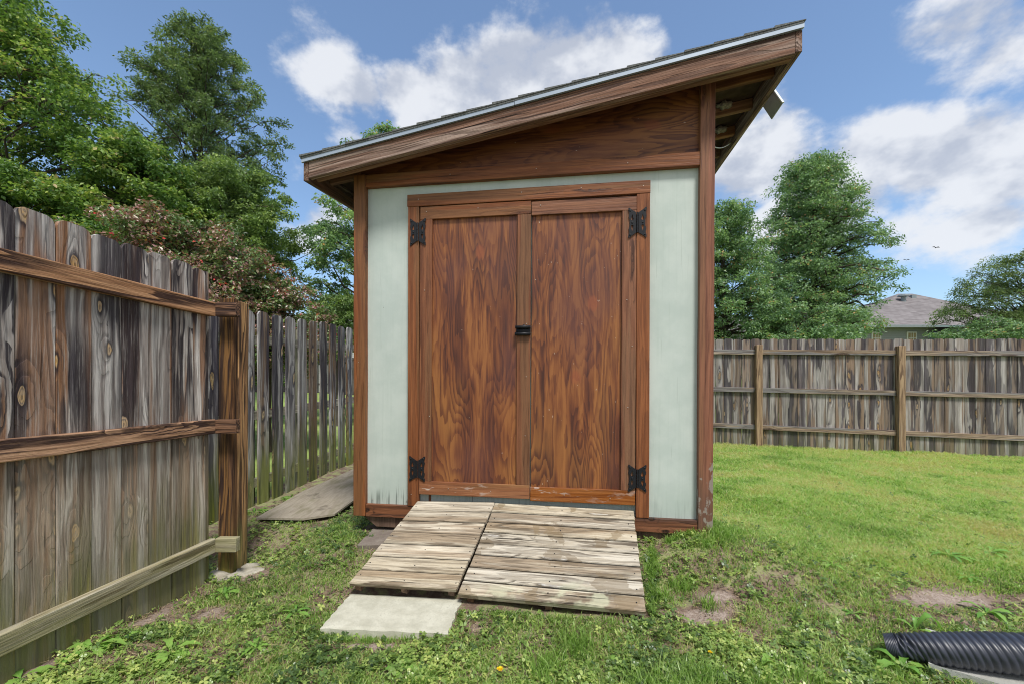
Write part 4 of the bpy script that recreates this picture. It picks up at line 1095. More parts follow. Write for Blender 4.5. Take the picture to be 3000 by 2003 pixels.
x, y, h = map(np.concatenate, (xs, ys, hs)); k = ~blocked(x, y); x, y, h = x[k], y[k], h[k]; n = len(x)
tag(blades('grass_tufts', x, y, h, .0028+.0022*rs.rand(n), .2+.6*rs.rand(n)**1.3, np.clip(.34+rs.randn(n)*.17, 0, .8), M['grass'], 3, 1.1), kind='stuff', label='taller tufts of grass', cat='grass')
# clover: three round leaflets each on a stalk
x, y = scatter(85000, 1.15, 4.6, 1.3, 1.3, 1.25)
L_ = np.clip(lawnness(x, y), 0, 1); d_ = dirt(x, y); p3 = vn.f(x-9, y+13, 2.2, 2); p4 = vn.f(x+3, y-5, 8, 2)
leftback = (x < -1.0) & (y > 2.6)
keep = (rs.rand(len(x)) < np.where(leftback, .9, np.clip((p3-.30)*4, 0.12, 1))*(1-L_*.93)*np.clip(1-d_*1.3, 0, 1)*np.clip((p4-.25)*3, .1, 1)) & ~blocked(x, y)
x, y = x[keep], y[keep]; n = len(x)
z = ground(x, y)+.004+.030*rs.rand(n)**1.2; a0 = rs.rand(n)*6.28; s = (.0062+.0062*rs.rand(n)**1.4)*(1+.08*(y-1.5)); tilt = rs.randn(n, 2)*.35
tn = np.clip(.44+rs.randn(n)*.27+(vn.f(x, y, 3, 2)-.5)*1.0, 0, 1)
prof = np.array([(0, 0), (.55, -.5), (1.25, -.62), (1.55, 0), (1.25, .62), (.55, .5)])
VV, TT = [], []
for k in range(3):
    an = a0+k*2.094; ca, sa = np.cos(an), np.sin(an)
    P = np.empty((n, 6, 3))
    for j, (px_, py_) in enumerate(prof):
        lx = (px_*ca-py_*sa)*s; ly = (px_*sa+py_*ca)*s
        P[:, j, 0] = x+lx; P[:, j, 1] = y+ly; P[:, j, 2] = z+lx*tilt[:, 0]+ly*tilt[:, 1]+abs(py_)*s*.25+(px_ > 1)*s*-.1
    VV.append(P.reshape(-1, 3)); TT.append(np.repeat(tn+rs.randn(n)*.05, 6))
V = np.concatenate(VV); F = np.arange(len(V)).reshape(-1, 6)
tag(mesh_np('clover', V, F, M['clover'], attrs={'tint': np.clip(np.concatenate(TT), 0, 1)}), kind='stuff', label='low clover and creeping weeds in the foreground turf', cat='clover')
# small oval ground-cover leaves between
x, y = scatter(90000, 1.15, 3.8, 1.2, 1.3, 1.25); d_ = dirt(x, y); L_ = np.clip(lawnness(x, y), 0, 1); p4 = vn.f(x+31, y-5, 5, 3)
keep = (rs.rand(len(x)) < (1-L_)*np.clip(1-d_*1.2, 0, 1)*np.clip((p4-.3)*2.6, .08, 1)) & ~blocked(x, y); x, y = x[keep], y[keep]; n = len(x)
z = ground(x, y)+.004+.014*rs.rand(n); an = rs.rand(n)*6.28; s = .006+.010*rs.rand(n)**2; ca, sa = np.cos(an), np.sin(an); up = rs.rand(n)*.7
P = np.empty((n, 4, 3))
for j, (a, b_) in enumerate(((0, 0), (.9, -.38), (2.0, 0), (.9, .38))):
    P[:, j, 0] = x+(a*ca-b_*sa)*s; P[:, j, 1] = y+(a*sa+b_*ca)*s; P[:, j, 2] = z+a*s*up
tag(mesh_np('ground_cover', P.reshape(-1, 3), np.arange(n*4).reshape(-1, 4), M['clover'], attrs={'tint': np.repeat(np.clip(.5+rs.randn(n)*.27, 0, 1), 4)}), kind='stuff', label='tiny oval leaves of creeping ground cover', cat='ground cover')
# straw and dead thatch lying flat
x, y = scatter(85000, 1.15, 4.2, 1.3, 1.3, 1.3); d_ = dirt(x, y); p4 = vn.f(x+3, y+55, 5, 3)
keep = (rs.rand(len(x)) < np.clip(.16+.9*(d_ > .12)*(d_ < .8)+(p4-.5)*1.4, .03, .9)*np.where(lawnness(x, y) > .6, .35, 1)) & ~blocked(x, y); x, y = x[keep], y[keep]; n = len(x)
z = ground(x, y)+.003+.008*rs.rand(n); an = rs.rand(n)*6.28; l = .010+.028*rs.rand(n)**1.5; w = .0007+.0007*rs.rand(n); ca, sa = np.cos(an), np.sin(an); rise = rs.randn(n)*.12
P = np.empty((n, 4, 3))
for j, (a, b_) in enumerate(((-1, -1), (1, -1), (1, 1), (-1, 1))):
    P[:, j, 0] = x+a*l/2*ca-b_*w*sa; P[:, j, 1] = y+a*l/2*sa+b_*w*ca; P[:, j, 2] = z+a*l/2*rise
tag(mesh_np('dry_straw', P.reshape(-1, 3), np.arange(n*4).reshape(-1, 4), M['straw'], attrs={'tint': np.repeat(rs.rand(n), 4)}), kind='stuff', label='dead straw and thatch on bare soil', cat='straw')
# soil crumbs
x, y = scatter(30000, 1.15, 3.4, 1.2, 1.3, 1.25); d_ = dirt(x, y)
keep = (rs.rand(len(x)) < np.clip(d_*.8+.05, 0, 1)) & ~blocked(x, y); x, y = x[keep], y[keep]; n = len(x)
s = .0012+.004*rs.rand(n)**4; z = ground(x, y)+s*.3
oc = np.array([(1,0,0),(-1,0,0),(0,1,0),(0,-1,0),(0,0,1),(0,0,-1)], dtype=float)
P = (np.stack([x, y, z], 1)[:, None, :]+oc[None]*s[:, None, None]*(.6+.7*rs.rand(n, 6, 1)))
of = np.array([(0,2,4),(2,1,4),(1,3,4),(3,0,4),(2,0,5),(1,2,5),(3,1,5),(0,3,5)])
M['crumb'] = leafmat('soil_crumb', [(0, (.10, .065, .045)), (.6, (.20, .145, .11)), (1, (.30, .24, .20))], .95, 0)
tag(mesh_np('soil_crumbs', P.reshape(-1, 3), (np.arange(n)[:, None, None]*6+of[None]).reshape(-1, 3), M['crumb'], attrs={'tint': np.repeat(rs.rand(n), 6)}), kind='stuff', label='crumbs of bare soil', cat='soil')

# ------------------------------------------------------------------ broadleaf weeds (dandelion and dock rosettes)
def weed(x, y, nl, L, label, seed, tint=.5, up=.5, wide=.30):
    r = random.Random(seed); V, F, T_ = [], [], []
    z0 = gz(x, y)
    for i in range(nl):
        a = i*2.4+r.uniform(-.4, .4); l = L*r.uniform(.6, 1.05); e = up*r.uniform(.5, 1.3); tt = min(1, max(0, tint+r.uniform(-.3, .3)))
        ca, sa = math.cos(a), math.sin(a); ns = 8; b0 = len(V)
        tw = r.uniform(-.4, .4)
        for j in range(ns+1):
            t = j/ns; wd = l*wide*.5*(math.sin(math.pi*min(1, t*.93+.02))**.8)*(.35+.75*t)*(1+.16*(-1)**j*(t < .9))
            zz = l*(e*t-e*.95*t*t+.02)*1.3+.004; rr_ = l*t*(1-.12*e)
            for s_ in (-1, 0, 1):
                q = s_*wd
                V.append((ca*rr_-sa*q, sa*rr_+ca*q, zz+abs(s_)*wd*.35+q*tw*.5)); T_.append(min(1, max(0, tt+(.22 if s_ == 0 else 0)+r.uniform(-.05, .05))))
        for j in range(ns):
            for s_ in range(2):
                k = b0+j*3+s_; F.append((k, k+1, k+4, k+3))
    o = mesh_np('broadleaf_weed', V, F, M['weed'], attrs={'tint': T_}, smooth=True); o.location = (x, y, z0)
    tag(o, label, 'weed', 'broadleaf weeds in the turf'); return o
def gp_(px, py, z=0.0):
    t = (z-1.15)/(-(py-1135)/1250); 
    for _ in range(4):
        X, Y = (px-1500)/1250*t, t
        t = (gz(X, Y)-1.15)/(-(py-1135)/1250)
    return (px-1500)/1250*t, t
WEEDS = [((270,1905),9,.13,'large broad-leaved weed by the foot of the near fence, bottom left',.75,.55,.34),
 ((500,1915),8,.12,'pale-leaved weed at the bottom left between the fence and the concrete slab',.8,.5,.38),
 ((345,1880),6,.10,'weed with upright leaves close to the soil strip along the near fence',.65,.6,.34),
 ((655,1745),9,.10,'weed just below the gate post footing',.6,.6,.33),
 ((750,1900),8,.08,'small weed left of the concrete slab near the bottom edge',.8,.5,.36),
 ((865,1800),9,.09,'spiky weed rosette left of the concrete slab',.55,.6,.26),
 ((745,1500),9,.13,'rosette growing against the spaced picket fence beside the plywood sheet',.5,.35,.25),
 ((860,1460),11,.13,'flat dandelion rosette on the edge of the old plywood sheet',.6,.2,.2),
 ((1180,1965),7,.08,'weed with ragged leaves in front of the concrete slab',.7,.6,.34),
 ((2680,1850),4,.12,'tall two-leaved dock left of the drain pipe',.75,1.3,.40),
 ((2640,1965),5,.12,'ragged weed below the end of the drain pipe',.6,.8,.42),
 ((2780,1630),11,.13,'wide dandelion rosette in the lawn at the right',.6,.3,.26),
 ((2840,1700),8,.10,'rosette beside the bare soil at the right edge',.6,.4,.3),
 ((2230,1960),4,.09,'young dock in the grass at the bottom right of centre',.75,1.1,.40),
 ((1810,1950),3,.07,'single bright oval leaf in the foreground grass',.95,.9,.55),
 ((2440,1660),6,.08,'small weed in the middle of the mixed turf right of the ramp',.7,.5,.26),
 ((2890,1800),9,.11,'weed behind the ribbed part of the drain pipe',.55,.6,.32),
 ((2900,1620),9,.12,'pale weed rosette nearest the right edge of the lawn',.7,.4,.28),
 ((60,1990),6,.10,'weed at the very corner below the near fence',.7,.5,.36),
 ((2500,1800),7,.08,'low weed left of the tall dock in the right foreground',.6,.4,.3)]
for i, (p_, nl, L, lab, tn_, up_, wd_) in enumerate(WEEDS):
    x, y = gp_(*p_); weed(x, y, nl, L*1.05, lab, 50+i, tn_, up_, wd_)
# dandelion flowers
M['petal'] = plain('dandelion_yellow', (.75, .50, .01), .6, .2, 0, .15, 90)
M['stem'] = plain('pale_green_stem', (.20, .28, .08), .6, .2, 0, .1, 30)
def flower(px, py, s, h, label, seed):
    x, y = gp_(px, py+10); z = gz(x, y); r = random.Random(seed)
    root = tag(empty('dandelion_flower', (x, y, z)), label, 'flower', 'yellow dandelion flowers')
    tube('stem', [(0, 0, 0), (.002, .002, h*.5), (.0, .004, h)], .0015, M['stem'], root, 6)
    bm = bmesh.new()
    for k in range(70):
        a = r.uniform(0, 6.28); rad = s*(.35+.65*(k/70)); el_ = 1.25-1.15*(k/70)
        c = Vector((0, .004, h)); d = Vector((math.cos(a)*math.cos(el_), math.sin(a)*math.cos(el_), math.sin(el_)*.6))
        sd_ = Vector((-math.sin(a), math.cos(a), 0))*s*.09
        v = [bm.verts.new(c-sd_*.5), bm.verts.new(c+sd_*.5), bm.verts.new(c+d*rad+sd_), bm.verts.new(c+d*rad-sd_)]; bm.faces.new(v)
    mesh_from_bm('petals', bm, M['petal'], root)
flower(1466, 1975, .017, .035, 'fully open yellow dandelion flower at the bottom edge below the ramp', 1)
flower(2082, 1932, .011, .045, 'small half-open yellow flower in the grass right of the bottom centre', 2)

# ------------------------------------------------------------------ trees
def tubes_np(paths, seg=6):
    V, F = [], []
    for pts, rad in paths:
        pts = np.asarray(pts); n = len(pts); b0 = sum(len(v) for v in V) if V else 0
        t = np.gradient(pts, axis=0); t /= np.linalg.norm(t, axis=1)[:, None]+1e-9
        ref = np.array([0.3, .9, .1]) if abs(t[0][2]) > .5 else np.array([0, 0, 1.])
        a = np.cross(t, ref); a /= np.linalg.norm(a, axis=1)[:, None]+1e-9; b = np.cross(t, a)
        an = np.arange(seg)*2*np.pi/seg
        ring = pts[:, None]+(a[:, None]*np.cos(an)[None, :, None]+b[:, None]*np.sin(an)[None, :, None])*np.asarray(rad)[:, None, None]
        V.append(ring.reshape(-1, 3))
        i = np.arange(n-1)[:, None]*seg; k = np.arange(seg)[None]
        F.append((np.stack([i+k, i+(k+1) % seg, i+seg+(k+1) % seg, i+seg+k], -1).reshape(-1, 4))+b0)
    return np.concatenate(V), np.concatenate(F)
def tree(name, label, x, y, ztop, zlow, prof, nl, leaves, size, mat, seed, trunk_r=.16, droop=.25, asc=.55, clump=.5, lean=(0, 0), group=None, gap=.0, multi=1, asp=.5, cat='tree', flat=.5, ysq=1.0):
    """prof: list of (height fraction of the crown, radius)"""
    r = np.random.RandomState(seed); z0 = gz(x, y)-.1
    root = tag(empty(name, (x, y, z0)), label, cat, group)
    H = ztop-z0; hl = zlow-z0
    pf = np.array(prof); R_ = lambda t: np.interp(t, pf[:, 0], pf[:, 1])
    paths = []; trunks = []
    nT = multi
    for m in range(nT):
        off = (r.randn(2)*.25*(nT > 1))
        tp = np.array([[off[0]*.5*(i/10)*(H/4)+.05*H/10*math.sin(i*.9+seed+m)+lean[0]*(i/10), off[1]*.5*(i/10)*(H/4)+.04*H/10*math.cos(i*1.1+seed)+lean[1]*(i/10), H*.97*i/10] for i in range(11)])
        trunks.append((tp, trunk_r*(1-.9*np.linspace(0, 1, 11)**.9)/math.sqrt(nT)))
    paths_t = trunks
    centers, wts = [], []
    for i in range(nl):
        t = (i+r.rand())/nl; t = t**.85
        h = hl+(H-hl)*t; rr_ = R_(t)*(.72+.42*r.rand()); phi = i*2.39996+r.randn()*.35
        tp = trunks[r.randint(nT)][0]
        ex, ey = math.cos(phi)*rr_, math.sin(phi)*rr_*ysq
        hs = max(hl*.55, h-rr_*asc*(.8+.5*r.rand())); f = min(.97, hs/(H*.97))*10; i0 = int(f); s = tp[i0]+(tp[min(i0+1, 10)]-tp[i0])*(f-i0)
        c = np.interp(h/(H*.97)*10, np.arange(11), tp[:, 0]), np.interp(h/(H*.97)*10, np.arange(11), tp[:, 1])
        e = np.array([c[0]+ex, c[1]+ey, h-droop*rr_*.4])
        n = 7; q = np.linspace(0, 1, n)[:, None]
        P = s*(1-q)+e*q; P[:, 2] += np.sin(q[:, 0]*math.pi)*rr_*.12*(1 if asc > 0 else -1); P[1:-1] += r.randn(n-2, 3)*rr_*.035
        r0 = max(.012, trunk_r*.42*(1-h/H)+.012)
        paths.append((P, r0*(1-.85*np.linspace(0, 1, n))))
        # side twigs with clumps of leaves
        for k in range(3+int(rr_*2.2)):
            g_ = .30+.72*r.rand(); g_ = min(g_, 1)
            b = P[int(g_*(n-1))]+(P[min(int(g_*(n-1))+1, n-1)]-P[int(g_*(n-1))])*((g_*(n-1)) % 1)
            d = r.randn(3)*np.array([1, 1, .55]); d /= np.linalg.norm(d); L = clump*(.45+.8*r.rand())*(1.1-.4*g_)
            d2 = b+d*L; d2[2] -= droop*L*.5
            paths.append((np.array([b, (b+d2)/2+np.array([0, 0, .06*L]), d2]), np.array([.010, .007, .003])*max(.6, rr_/2)))
            if r.rand() < gap: continue
            centers.append(d2); wts.append(L)
            centers.append((b+d2)/2+r.randn(3)*L*.15); wts.append(L*.6)
        centers.append(e); wts.append(clump*.7)
    centers = np.array(centers); wts = np.array(wts)
    pr = wts**1.5; pr /= pr.sum(); ci = r.choice(len(centers), leaves, p=pr)
    cp = centers[ci]; rad = wts[ci][:, None]
    o = r.randn(leaves, 3); o /= np.linalg.norm(o, axis=1)[:, None]; o *= (r.rand(leaves, 1)**.5)*rad*np.array([[.62, .62, .36]])
    o[:, 2] -= (np.linalg.norm(o[:, :2], axis=1)**2)*droop/(rad[:, 0]+.05)*.7
    c = cp+o
    out_ = o*np.array([1, 1, .3]); out_ /= np.linalg.norm(out_, axis=1)[:, None]+1e-6
    ax = out_+r.randn(leaves, 3)*.55; ax[:, 2] -= droop*1.1; ax /= np.linalg.norm(ax, axis=1)[:, None]
    up = np.array([[0, 0, 1.]])+r.randn(leaves, 3)*flat
    sd_ = np.cross(ax, up); sd_ /= np.linalg.norm(sd_, axis=1)[:, None]+1e-6
    s = size*(.6+.75*r.rand(leaves))[:, None]
    nrm = np.cross(sd_, ax)
    V = np.stack([c-ax*s*.5, c+sd_*s*asp*.5+nrm*s*.08, c+ax*s*.55-nrm*s*.06, c-sd_*s*asp*.5+nrm*s*.08], 1)
    ct = r.rand(len(centers)); tint = np.clip(.5+(ct[ci]-.5)*.55+r.randn(leaves)*.17, 0, 1)
    mesh_np('crown', V.reshape(-1, 3), np.arange(leaves*4).reshape(-1, 4), mat, root, {'tint': np.repeat(tint, 4)})
    v, f = tubes_np(paths_t, 8); mesh_np('trunk', v, f, M['bark'], root, smooth=True)
    v, f = tubes_np(paths, 4); mesh_np('branches', v, f, M['bark'], root, smooth=True)
    return root
L_maple = leafmat('bright_maple_leaf', [(0, (.040, .085, .024)), (.4, (.085, .155, .040)), (.7, (.165, .25, .060)), (.93, (.34, .40, .11)), (1, (.36, .28, .14))], .4, .36, boost=1.35)
L_oak = leafmat('dull_oak_leaf', [(0, (.030, .050, .025)), (.5, (.070, .105, .045)), (.85, (.12, .17, .07)), (1, (.17, .19, .09))], .4, .38, spec=.4, boost=1.9)
L_mid = leafmat('fresh_green_leaf', [(0, (.045, .080, .030)), (.5, (.105, .165, .055)), (.85, (.20, .27, .09)), (1, (.30, .36, .13))], .4, .36, boost=1.5)
L_dark = leafmat('deep_green_leaf', [(0, (.030, .060, .032)), (.5, (.075, .125, .060)), (.85, (.135, .195, .095)), (.985, (.19, .25, .12)), (1, (.28, .15, .08))], .38, .4, spec=.5, boost=2.4)
L_purple = leafmat('purple_bronze_leaf', [(0, (.045, .070, .028)), (.34, (.11, .18, .06)), (.50, (.17, .22, .08)), (.58, (.17, .09, .075)), (.72, (.30, .15, .13)), (.86, (.42, .28, .27)), (.94, (.24, .32, .09)), (1, (.50, .05, .04))], .32, .25, spec=.6, boost=1.3)
L_willow = leafmat('grey_green_leaf', [(0, (.035, .06, .025)), (.5, (.085, .125, .05)), (.85, (.15, .20, .085)), (1, (.20, .24, .11))], .45, .35, boost=1.8)
def at(px, Y): return (px-1500)/1250*Y
def zt(py, Y): return 1.15+(1135-py)/1250*Y
tree('maple_tree', 'large bright green leafy tree rising over the near fence at the far left', at(-60, 9.5), 9.5, zt(-60, 9.5), zt(640, 9.5), [(0, 3.1), (.25, 3.6), (.5, 3.0), (.75, 2.2), (.92, 1.2), (1, .3)], 115, 110000, .078, L_maple, 5, .22, .30, .75, .72, gap=.2, asp=.62)
tree('maple_tree', 'lower rounded bright green tree behind the purple shrub at the left', at(400, 9.0), 9.0, zt(400, 9.0), zt(690, 9.0), [(0, 1.2), (.3, 1.5), (.6, 1.2), (.85, .7), (1, .2)], 55, 42000, .075, L_maple, 6, .12, .4, .45, .5, asp=.6)
tree('oak_tree', 'tall open-crowned dark green tree standing behind the others at the left', at(585, 15), 15, zt(62, 15), zt(640, 15), [(0, 2.5), (.18, 2.7), (.45, 2.45), (.65, 1.9), (.85, 1.15), (.95, .75), (1, .4)], 110, 74000, .095, L_oak, 8, .22, .15, .75, .62, gap=.28, asp=.45)
tree('young_tree', 'light green tree in the gap between the tall oak and the shed roof', at(690, 11), 11, zt(485, 11), zt(760, 11), [(0, 1.5), (.3, 1.85), (.6, 1.45), (.85, .9), (1, .3)], 70, 60000, .075, L_mid, 12, .14, .35, .6, .5, asp=.5)
tree('purple_tree', 'purple and bronze leaved tree spreading over the side fence', at(470, 6.6), 6.6, zt(632, 6.6), zt(1000, 6.6), [(0, 2.1), (.35, 2.0), (.65, 1.65), (.88, 1.0), (1, .4)], 100, 95000, .052, L_purple, 14, .10, .35, .45, .42, asp=.62, multi=3, cat='ornamental tree', lean=(.2, 0))
tree('purple_tree', 'lower purple-leaved tree whose branch tips reach towards the shed wall', at(790, 6.9), 6.9, zt(815, 6.9), zt(1020, 6.9), [(0, 1.05), (.4, .95), (.75, .6), (1, .2)], 46, 30000, .05, L_purple, 15, .07, .3, .4, .36, asp=.62, multi=2, cat='ornamental tree')
tree('shade_tree', 'green tree seen between the side fence and the left wall of the shed', at(1130, 12.5), 12.5, zt(372, 12.5), zt(950, 12.5), [(0, 2.0), (.2, 2.3), (.5, 2.0), (.75, 1.0), (.95, .35), (1, .1)], 95, 62000, .085, L_dark, 18, .17, .3, .6, .55, gap=.2, asp=.5)
tree('sweetgum_tree', 'tallest conical dark green tree behind the back fence right of the shed', at(2385, 16), 16, zt(452, 16), zt(985, 16), [(0, 1.9), (.2, 2.2), (.45, 2.05), (.65, 1.6), (.85, 1.0), (.95, .5), (1, .2)], 185, 100000, .085, L_dark, 21, .22, .42, .35, .66, gap=.08, asp=.52)
tree('shade_tree', 'shorter round green tree close to the right corner post of the shed', at(2120, 14), 14, zt(600, 14), zt(985, 14), [(0, 1.7), (.3, 1.9), (.6, 1.6), (.85, 1.0), (1, .3)], 100, 56000, .08, L_dark, 23, .15, .42, .4, .55, gap=.15, asp=.52)
tree('willow_tree', 'loose grey-green tree at the far right edge hiding part of the house', at(3010, 13), 13, zt(735, 13), zt(1000, 13), [(0, 2.0), (.3, 2.3), (.6, 1.9), (.85, 1.2), (1, .3)], 90, 48000, .08, L_willow, 27, .13, .25, .7, .55, gap=.3, asp=.3, multi=3)
tree('shrub', 'dark bushy undergrowth just above the back fence below the conical tree', at(2330, 12.5), 12.5, zt(900, 12.5), zt(1080, 12.5), [(0, 2.2), (.5, 2.0), (1, .9)], 50, 34000, .08, L_dark, 29, .06, .3, .3, .5, asp=.5, multi=3, cat='shrub')
tree('shrub', 'dark green bush just above the back fence under the willowy tree', at(2900, 11.5), 11.5, zt(945, 11.5), zt(1080, 11.5), [(0, 1.6), (.5, 1.4), (1, .7)], 40, 22000, .07, L_dark, 30, .06, .3, .3, .42, asp=.45, multi=3, cat='shrub')
tree('shrub', 'bright green bush low behind the spaced picket fence', at(700, 10.5), 10.5, zt(870, 10.5), zt(1060, 10.5), [(0, 1.6), (.5, 1.4), (1, .6)], 45, 30000, .07, L_mid, 31, .06, .3, .3, .45, asp=.5, multi=3, cat='shrub')
tree('shrub', 'light green bush low beside the left wall of the shed', at(985, 10.5), 10.5, zt(865, 10.5), zt(1040, 10.5), [(0, .9), (.5, .8), (1, .4)], 30, 17000, .065, L_mid, 32, .06, .3, .3, .4, asp=.5, multi=3, cat='shrub')
tree('shrub', 'bright green bush over the near fence under the large leafy tree', at(90, 7.6), 7.6, zt(520, 7.6), zt(800, 7.6), [(0, 1.9), (.5, 1.7), (1, .8)], 60, 50000, .075, L_maple, 33, .06, .3, .3, .5, asp=.6, multi=3, cat='shrub')

# ------------------------------------------------------------------ houses beyond
def sidingm(name, col, pitch=.1):
    m, g, b = base_mat(name, .6, .2)
    z = g.sep(g.new('ShaderNodeTexCoord').outputs['Object'])[2]
    f = g.math('FRACT', g.math('DIVIDE', z, pitch))
    g.put(b.inputs['Base Color'], g.mix(g.smooth(f, .0, .16, .0, 1), tuple(c*.55 for c in col), col))
    return m
M['lap_grey'] = sidingm('grey_lap_siding', (.26, .27, .29), .12); M['lap_white'] = sidingm('white_lap_siding', (.62, .64, .65), .12)
M['housewhite'] = plain('white_trim', (.62, .62, .6), .5, .3, 0, .04, 5); M['gutter'] = plain('grey_gutter', (.20, .23, .24), .4, .4, 0, .06, 5)
M['blind'] = plain('tan_window_blind', (.30, .23, .13), .5, .3, 0, .1, 5); M['screen'] = plain('porch_screen', (.16, .20, .24), .3, .5, 0, .1, 3)
M['porchroof'] = plain('pale_metal_porch_roof', (.58, .66, .66), .3, .5, .2, .06, 3)
def hipm():
    m, g, b = base_mat('grey_brown_roof_shingle', .9, .1)
    tc = g.new('ShaderNodeTexCoord').outputs['Object']
    br = g.new('ShaderNodeTexBrick'); x, y, z = g.sep(tc)
    g.put(br.inputs['Vector'], g.comb(g.math('ADD', x, y), g.math('MULTIPLY', z, 1.9), 0)); br.inputs['Scale'].default_value = 1
    br.inputs['Brick Width'].default_value = .38; br.inputs['Row Height'].default_value = .15; br.inputs['Mortar Size'].default_value = .012
    br.inputs['Color1'].default_value = (.155, .14, .14, 1); br.inputs['Color2'].default_value = (.24, .22, .22, 1); br.inputs['Mortar'].default_value = (.12, .105, .10, 1)
    g.put(b.inputs['Base Color'], g.mix(g.smooth(g.noise(tc, 3, 4, .7), .35, .65, 0, .4), br.outputs[0], (.25, .23, .23)))
    return m
M['hip'] = hipm()
def hiproof(root, x0, x1, y0, y1, ze, zr, rx0, rx1, ry):
    bm = bmesh.new(); v = [bm.verts.new(p) for p in ((x0, y0, ze), (x1, y0, ze), (x1, y1, ze), (x0, y1, ze), (rx0, ry, zr), (rx1, ry, zr))]
    for f in ((0, 1, 5, 4), (1, 2, 5), (2, 3, 4, 5), (3, 0, 4), (0, 3, 2, 1)): bm.faces.new([v[i] for i in f])
    return mesh_from_bm('roof', bm, M['hip'], root)
HY = 24.0
h0 = Vector((at(2522, HY), HY, gz(at(2600, HY), HY)-.2))
hs = tag(empty('house', h0), 'grey-sided bungalow with a hipped shingle roof behind the right hand fence', 'house')
ze = zt(962, HY)-h0.z; xr_ = at(3090, HY)-h0.x
board('wall', (0, xr_, 0, 8, 0, ze), M['lap_grey'], hs, bevel=0)
rf = hiproof(hs, -.75, xr_+.6, -.45, 8.5, ze, zt(861, HY+4)-h0.z, at(2632, HY+4)-h0.x, at(2664, HY+4)-h0.x+.2, 4)
board('gutter', (-.78, at(2712, HY)-h0.x, -.56, -.452, ze-.03, ze+.12), M['gutter'], hs, 'x', bevel=.01)
vt_ = empty('tmp'); bpy.data.objects.remove(vt_)
vx, vz = at(2634, HY+3.2)-h0.x, zt(872, HY+3.2)-h0.z
bm = bmesh.new(); tube_bm(bm, [(vx, 2.9, vz-.5), (vx, 2.9, vz-.02)], .13, 12); tube_bm(bm, [(vx, 2.9, vz), (vx, 2.9, vz+.10), (vx, 2.9, vz+.16)], [.30, .27, .10], 14)
vent = mesh_from_bm('roof_vent', bm, M['gutter'], rf)
for px in (2644+4, 2674): 
    o = board('roof_vent', (at(px-6, HY+3.4)-h0.x, at(px+7, HY+3.4)-h0.x, 3.3, 3.6, zt(868, HY+3.4)-h0.z-.3, zt(866, HY+3.4)-h0.z+.02), M['gutter'], rf)
for (pa, pb) in ((2552, 2580), (2655, 2684)):
    xa, xb = at(pa, HY)-h0.x, at(pb, HY)-h0.x; za, zb = zt(1012, HY)-h0.z, zt(972, HY)-h0.z
    wf_ = board('window', (xa, xb, -.05, -.003, za, zb), M['housewhite'], hs, bevel=.01)
    def under(o): mw = o.matrix_basis.copy(); o.parent = wf_; o.matrix_basis = wf_.matrix_basis.inverted() @ mw
    under(board('blind', (xa+.07, xb-.07, -.062, -.052, za+.07, zb-.07), M['blind'], hs, bevel=0))
    for k in (1, 2): under(board('muntin', (xa+.07+(xb-xa-.14)*k/3-.012, xa+.07+(xb-xa-.14)*k/3+.012, -.07, -.063, za+.07, zb-.07), M['housewhite'], hs, bevel=0))
    under(board('muntin', (xa+.07, xb-.07, -.0715, -.0705, zb-.37, zb-.345), M['housewhite'], hs, bevel=0))
pxa = at(2718, HY)-h0.x
board('screen_wall', (pxa, xr_, -2.0, -1.95, 0, ze-.28), M['screen'], hs, bevel=0)
board('screen_wall', (pxa, pxa+.05, -1.948, -.003, 0, ze-.28), M['screen'], hs, bevel=0)
for k in range(5): board('porch_post', (pxa+.02+k*1.05, pxa+.1+k*1.05, -2.06, -2.003, 0, ze-.28), M['gutter'], hs)
hexa('porch_roof', [(pxa-.2, -2.3, ze-.27), (xr_+.3, -2.3, ze-.27), (xr_+.3, -.60, ze-.01), (pxa-.2, -.60, ze-.01), (pxa-.2, -2.3, ze-.17), (xr_+.3, -2.3, ze-.17), (xr_+.3, -.60, ze+.09), (pxa-.2, -.60, ze+.09)], M['porchroof'], hs)
# roof of another house behind the trees near the shed's right post
h2 = tag(empty('house', (at(2150, 26), 26, gz(at(2150, 26), 26)-.2)), 'house with a dark shingle roof mostly hidden by the trees right of the shed', 'house')
board('wall', (-4.2, 4.2, 0, 7, 0, 3.0), M['lap_grey'], h2, bevel=0); hiproof(h2, -4.8, 4.8, -.5, 7.5, 3.0, 4.7, -1.6, 1.6, 3.5)
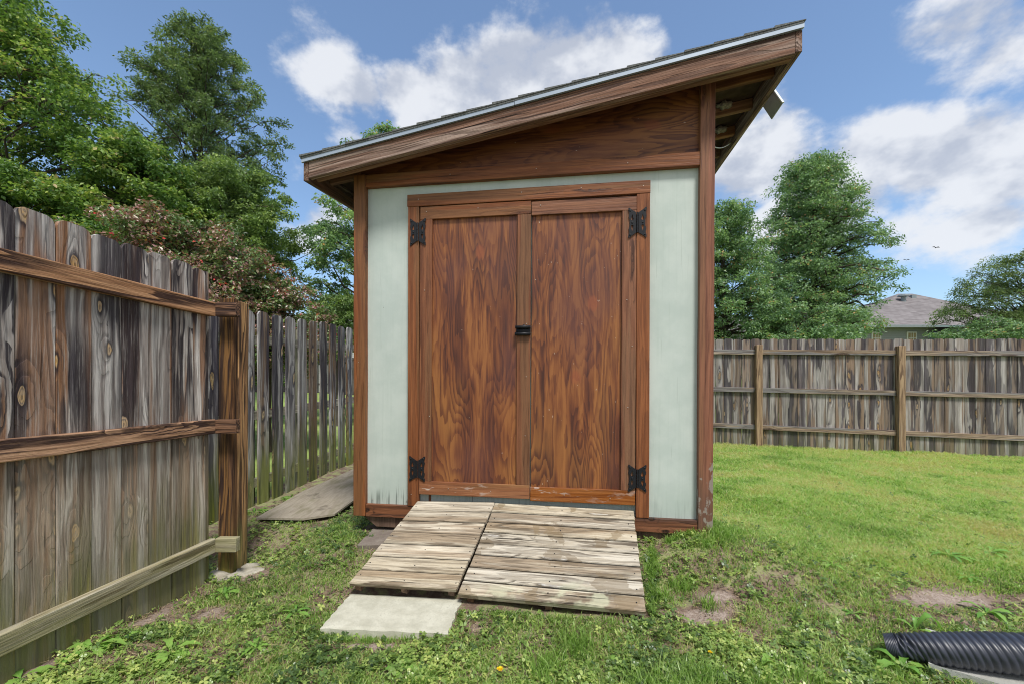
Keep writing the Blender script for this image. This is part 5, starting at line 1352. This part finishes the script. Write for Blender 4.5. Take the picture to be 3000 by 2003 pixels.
# white-sided house glimpsed through the spaced fence, and the fence before it
YY = 27.0
h3 = tag(empty('house', (at(900, YY), YY, gz(at(900, YY), YY)-.2)), 'white-sided house glimpsed through the gaps of the picket fence', 'house')
board('wall', (-5, 3.6, 0, 7, 0, zt(985, YY)-gz(at(900, YY), YY)+.2), M['lap_white'], h3, bevel=0)
ez = zt(985, YY)-gz(at(900, YY), YY)+.2; hiproof(h3, -5.5, 4.1, -.5, 7.5, ez, ez+2.0, -2.2, .8, 3.5)
ff = tag(empty('far_fence', (at(900, 21), 21, gz(at(900, 21), 21))), 'dark distant board fence across the neighbouring lawn, seen through the picket gaps', 'fence')
M['darkfence'] = wood('dark_distant_fence', (.10, .095, .09), (.06, .055, .05), (.015, .014, .014), stain=.3, fig_amt=.2, knots=.1)
for k in range(64):
    xk = -6.4+.2*k; board('picket', (xk, xk+.165, 0, .02, gz(at(900, 21)+xk, 21)-ff.location.z-.05, 1.72+.03*math.sin(k*1.7)), M['darkfence'], ff, bevel=0)
for hz in (.35, 1.35): board('rail', (-6.4, 6.4, .021, .06, hz, hz+.09), M['darkfence'], ff, 'x', bevel=0)

# ------------------------------------------------------------------ two birds
def bird(px, py, Y, s, label, ang):
    bm = bmesh.new(); tube_bm(bm, [(-.14*s, 0, 0), (-.05*s, 0, .01*s), (.08*s, 0, .01*s), (.17*s, 0, .02*s)], [.01*s, .04*s, .035*s, .008*s], 8)
    for sg in (-1, 1):
        p = [(-.04, 0, .03), (.06, 0, .03), (.10, sg*.16, .14), (-.02, sg*.34, .05), (-.07, sg*.16, .13)]
        a = [bm.verts.new((q[0]*s, q[1]*s, q[2]*s)) for q in p]; b = [bm.verts.new((q[0]*s, q[1]*s, q[2]*s+.006*s)) for q in p]
        bm.faces.new(a); bm.faces.new(b[::-1])
        for i in range(5): bm.faces.new((a[i], a[(i+1) % 5], b[(i+1) % 5], b[i]))
    o = mesh_from_bm('bird', bm, M['birdm'], None); o.location = (at(px, Y), Y, zt(py, Y)); o.rotation_euler = (R(10), R(-8), ang)
    tag(o, label, 'bird', 'small birds flying over the house')
bird(2741, 727, 26, .6, 'higher of two small dark birds flying above the grey house', 1.2)
bird(2655, 763, 30, .55, 'lower of two small dark birds flying above the grey house', .9)
S.render.engine = 'CYCLES'
S.cycles.pixel_filter_type = 'BLACKMAN_HARRIS'; S.cycles.filter_width = 1.05
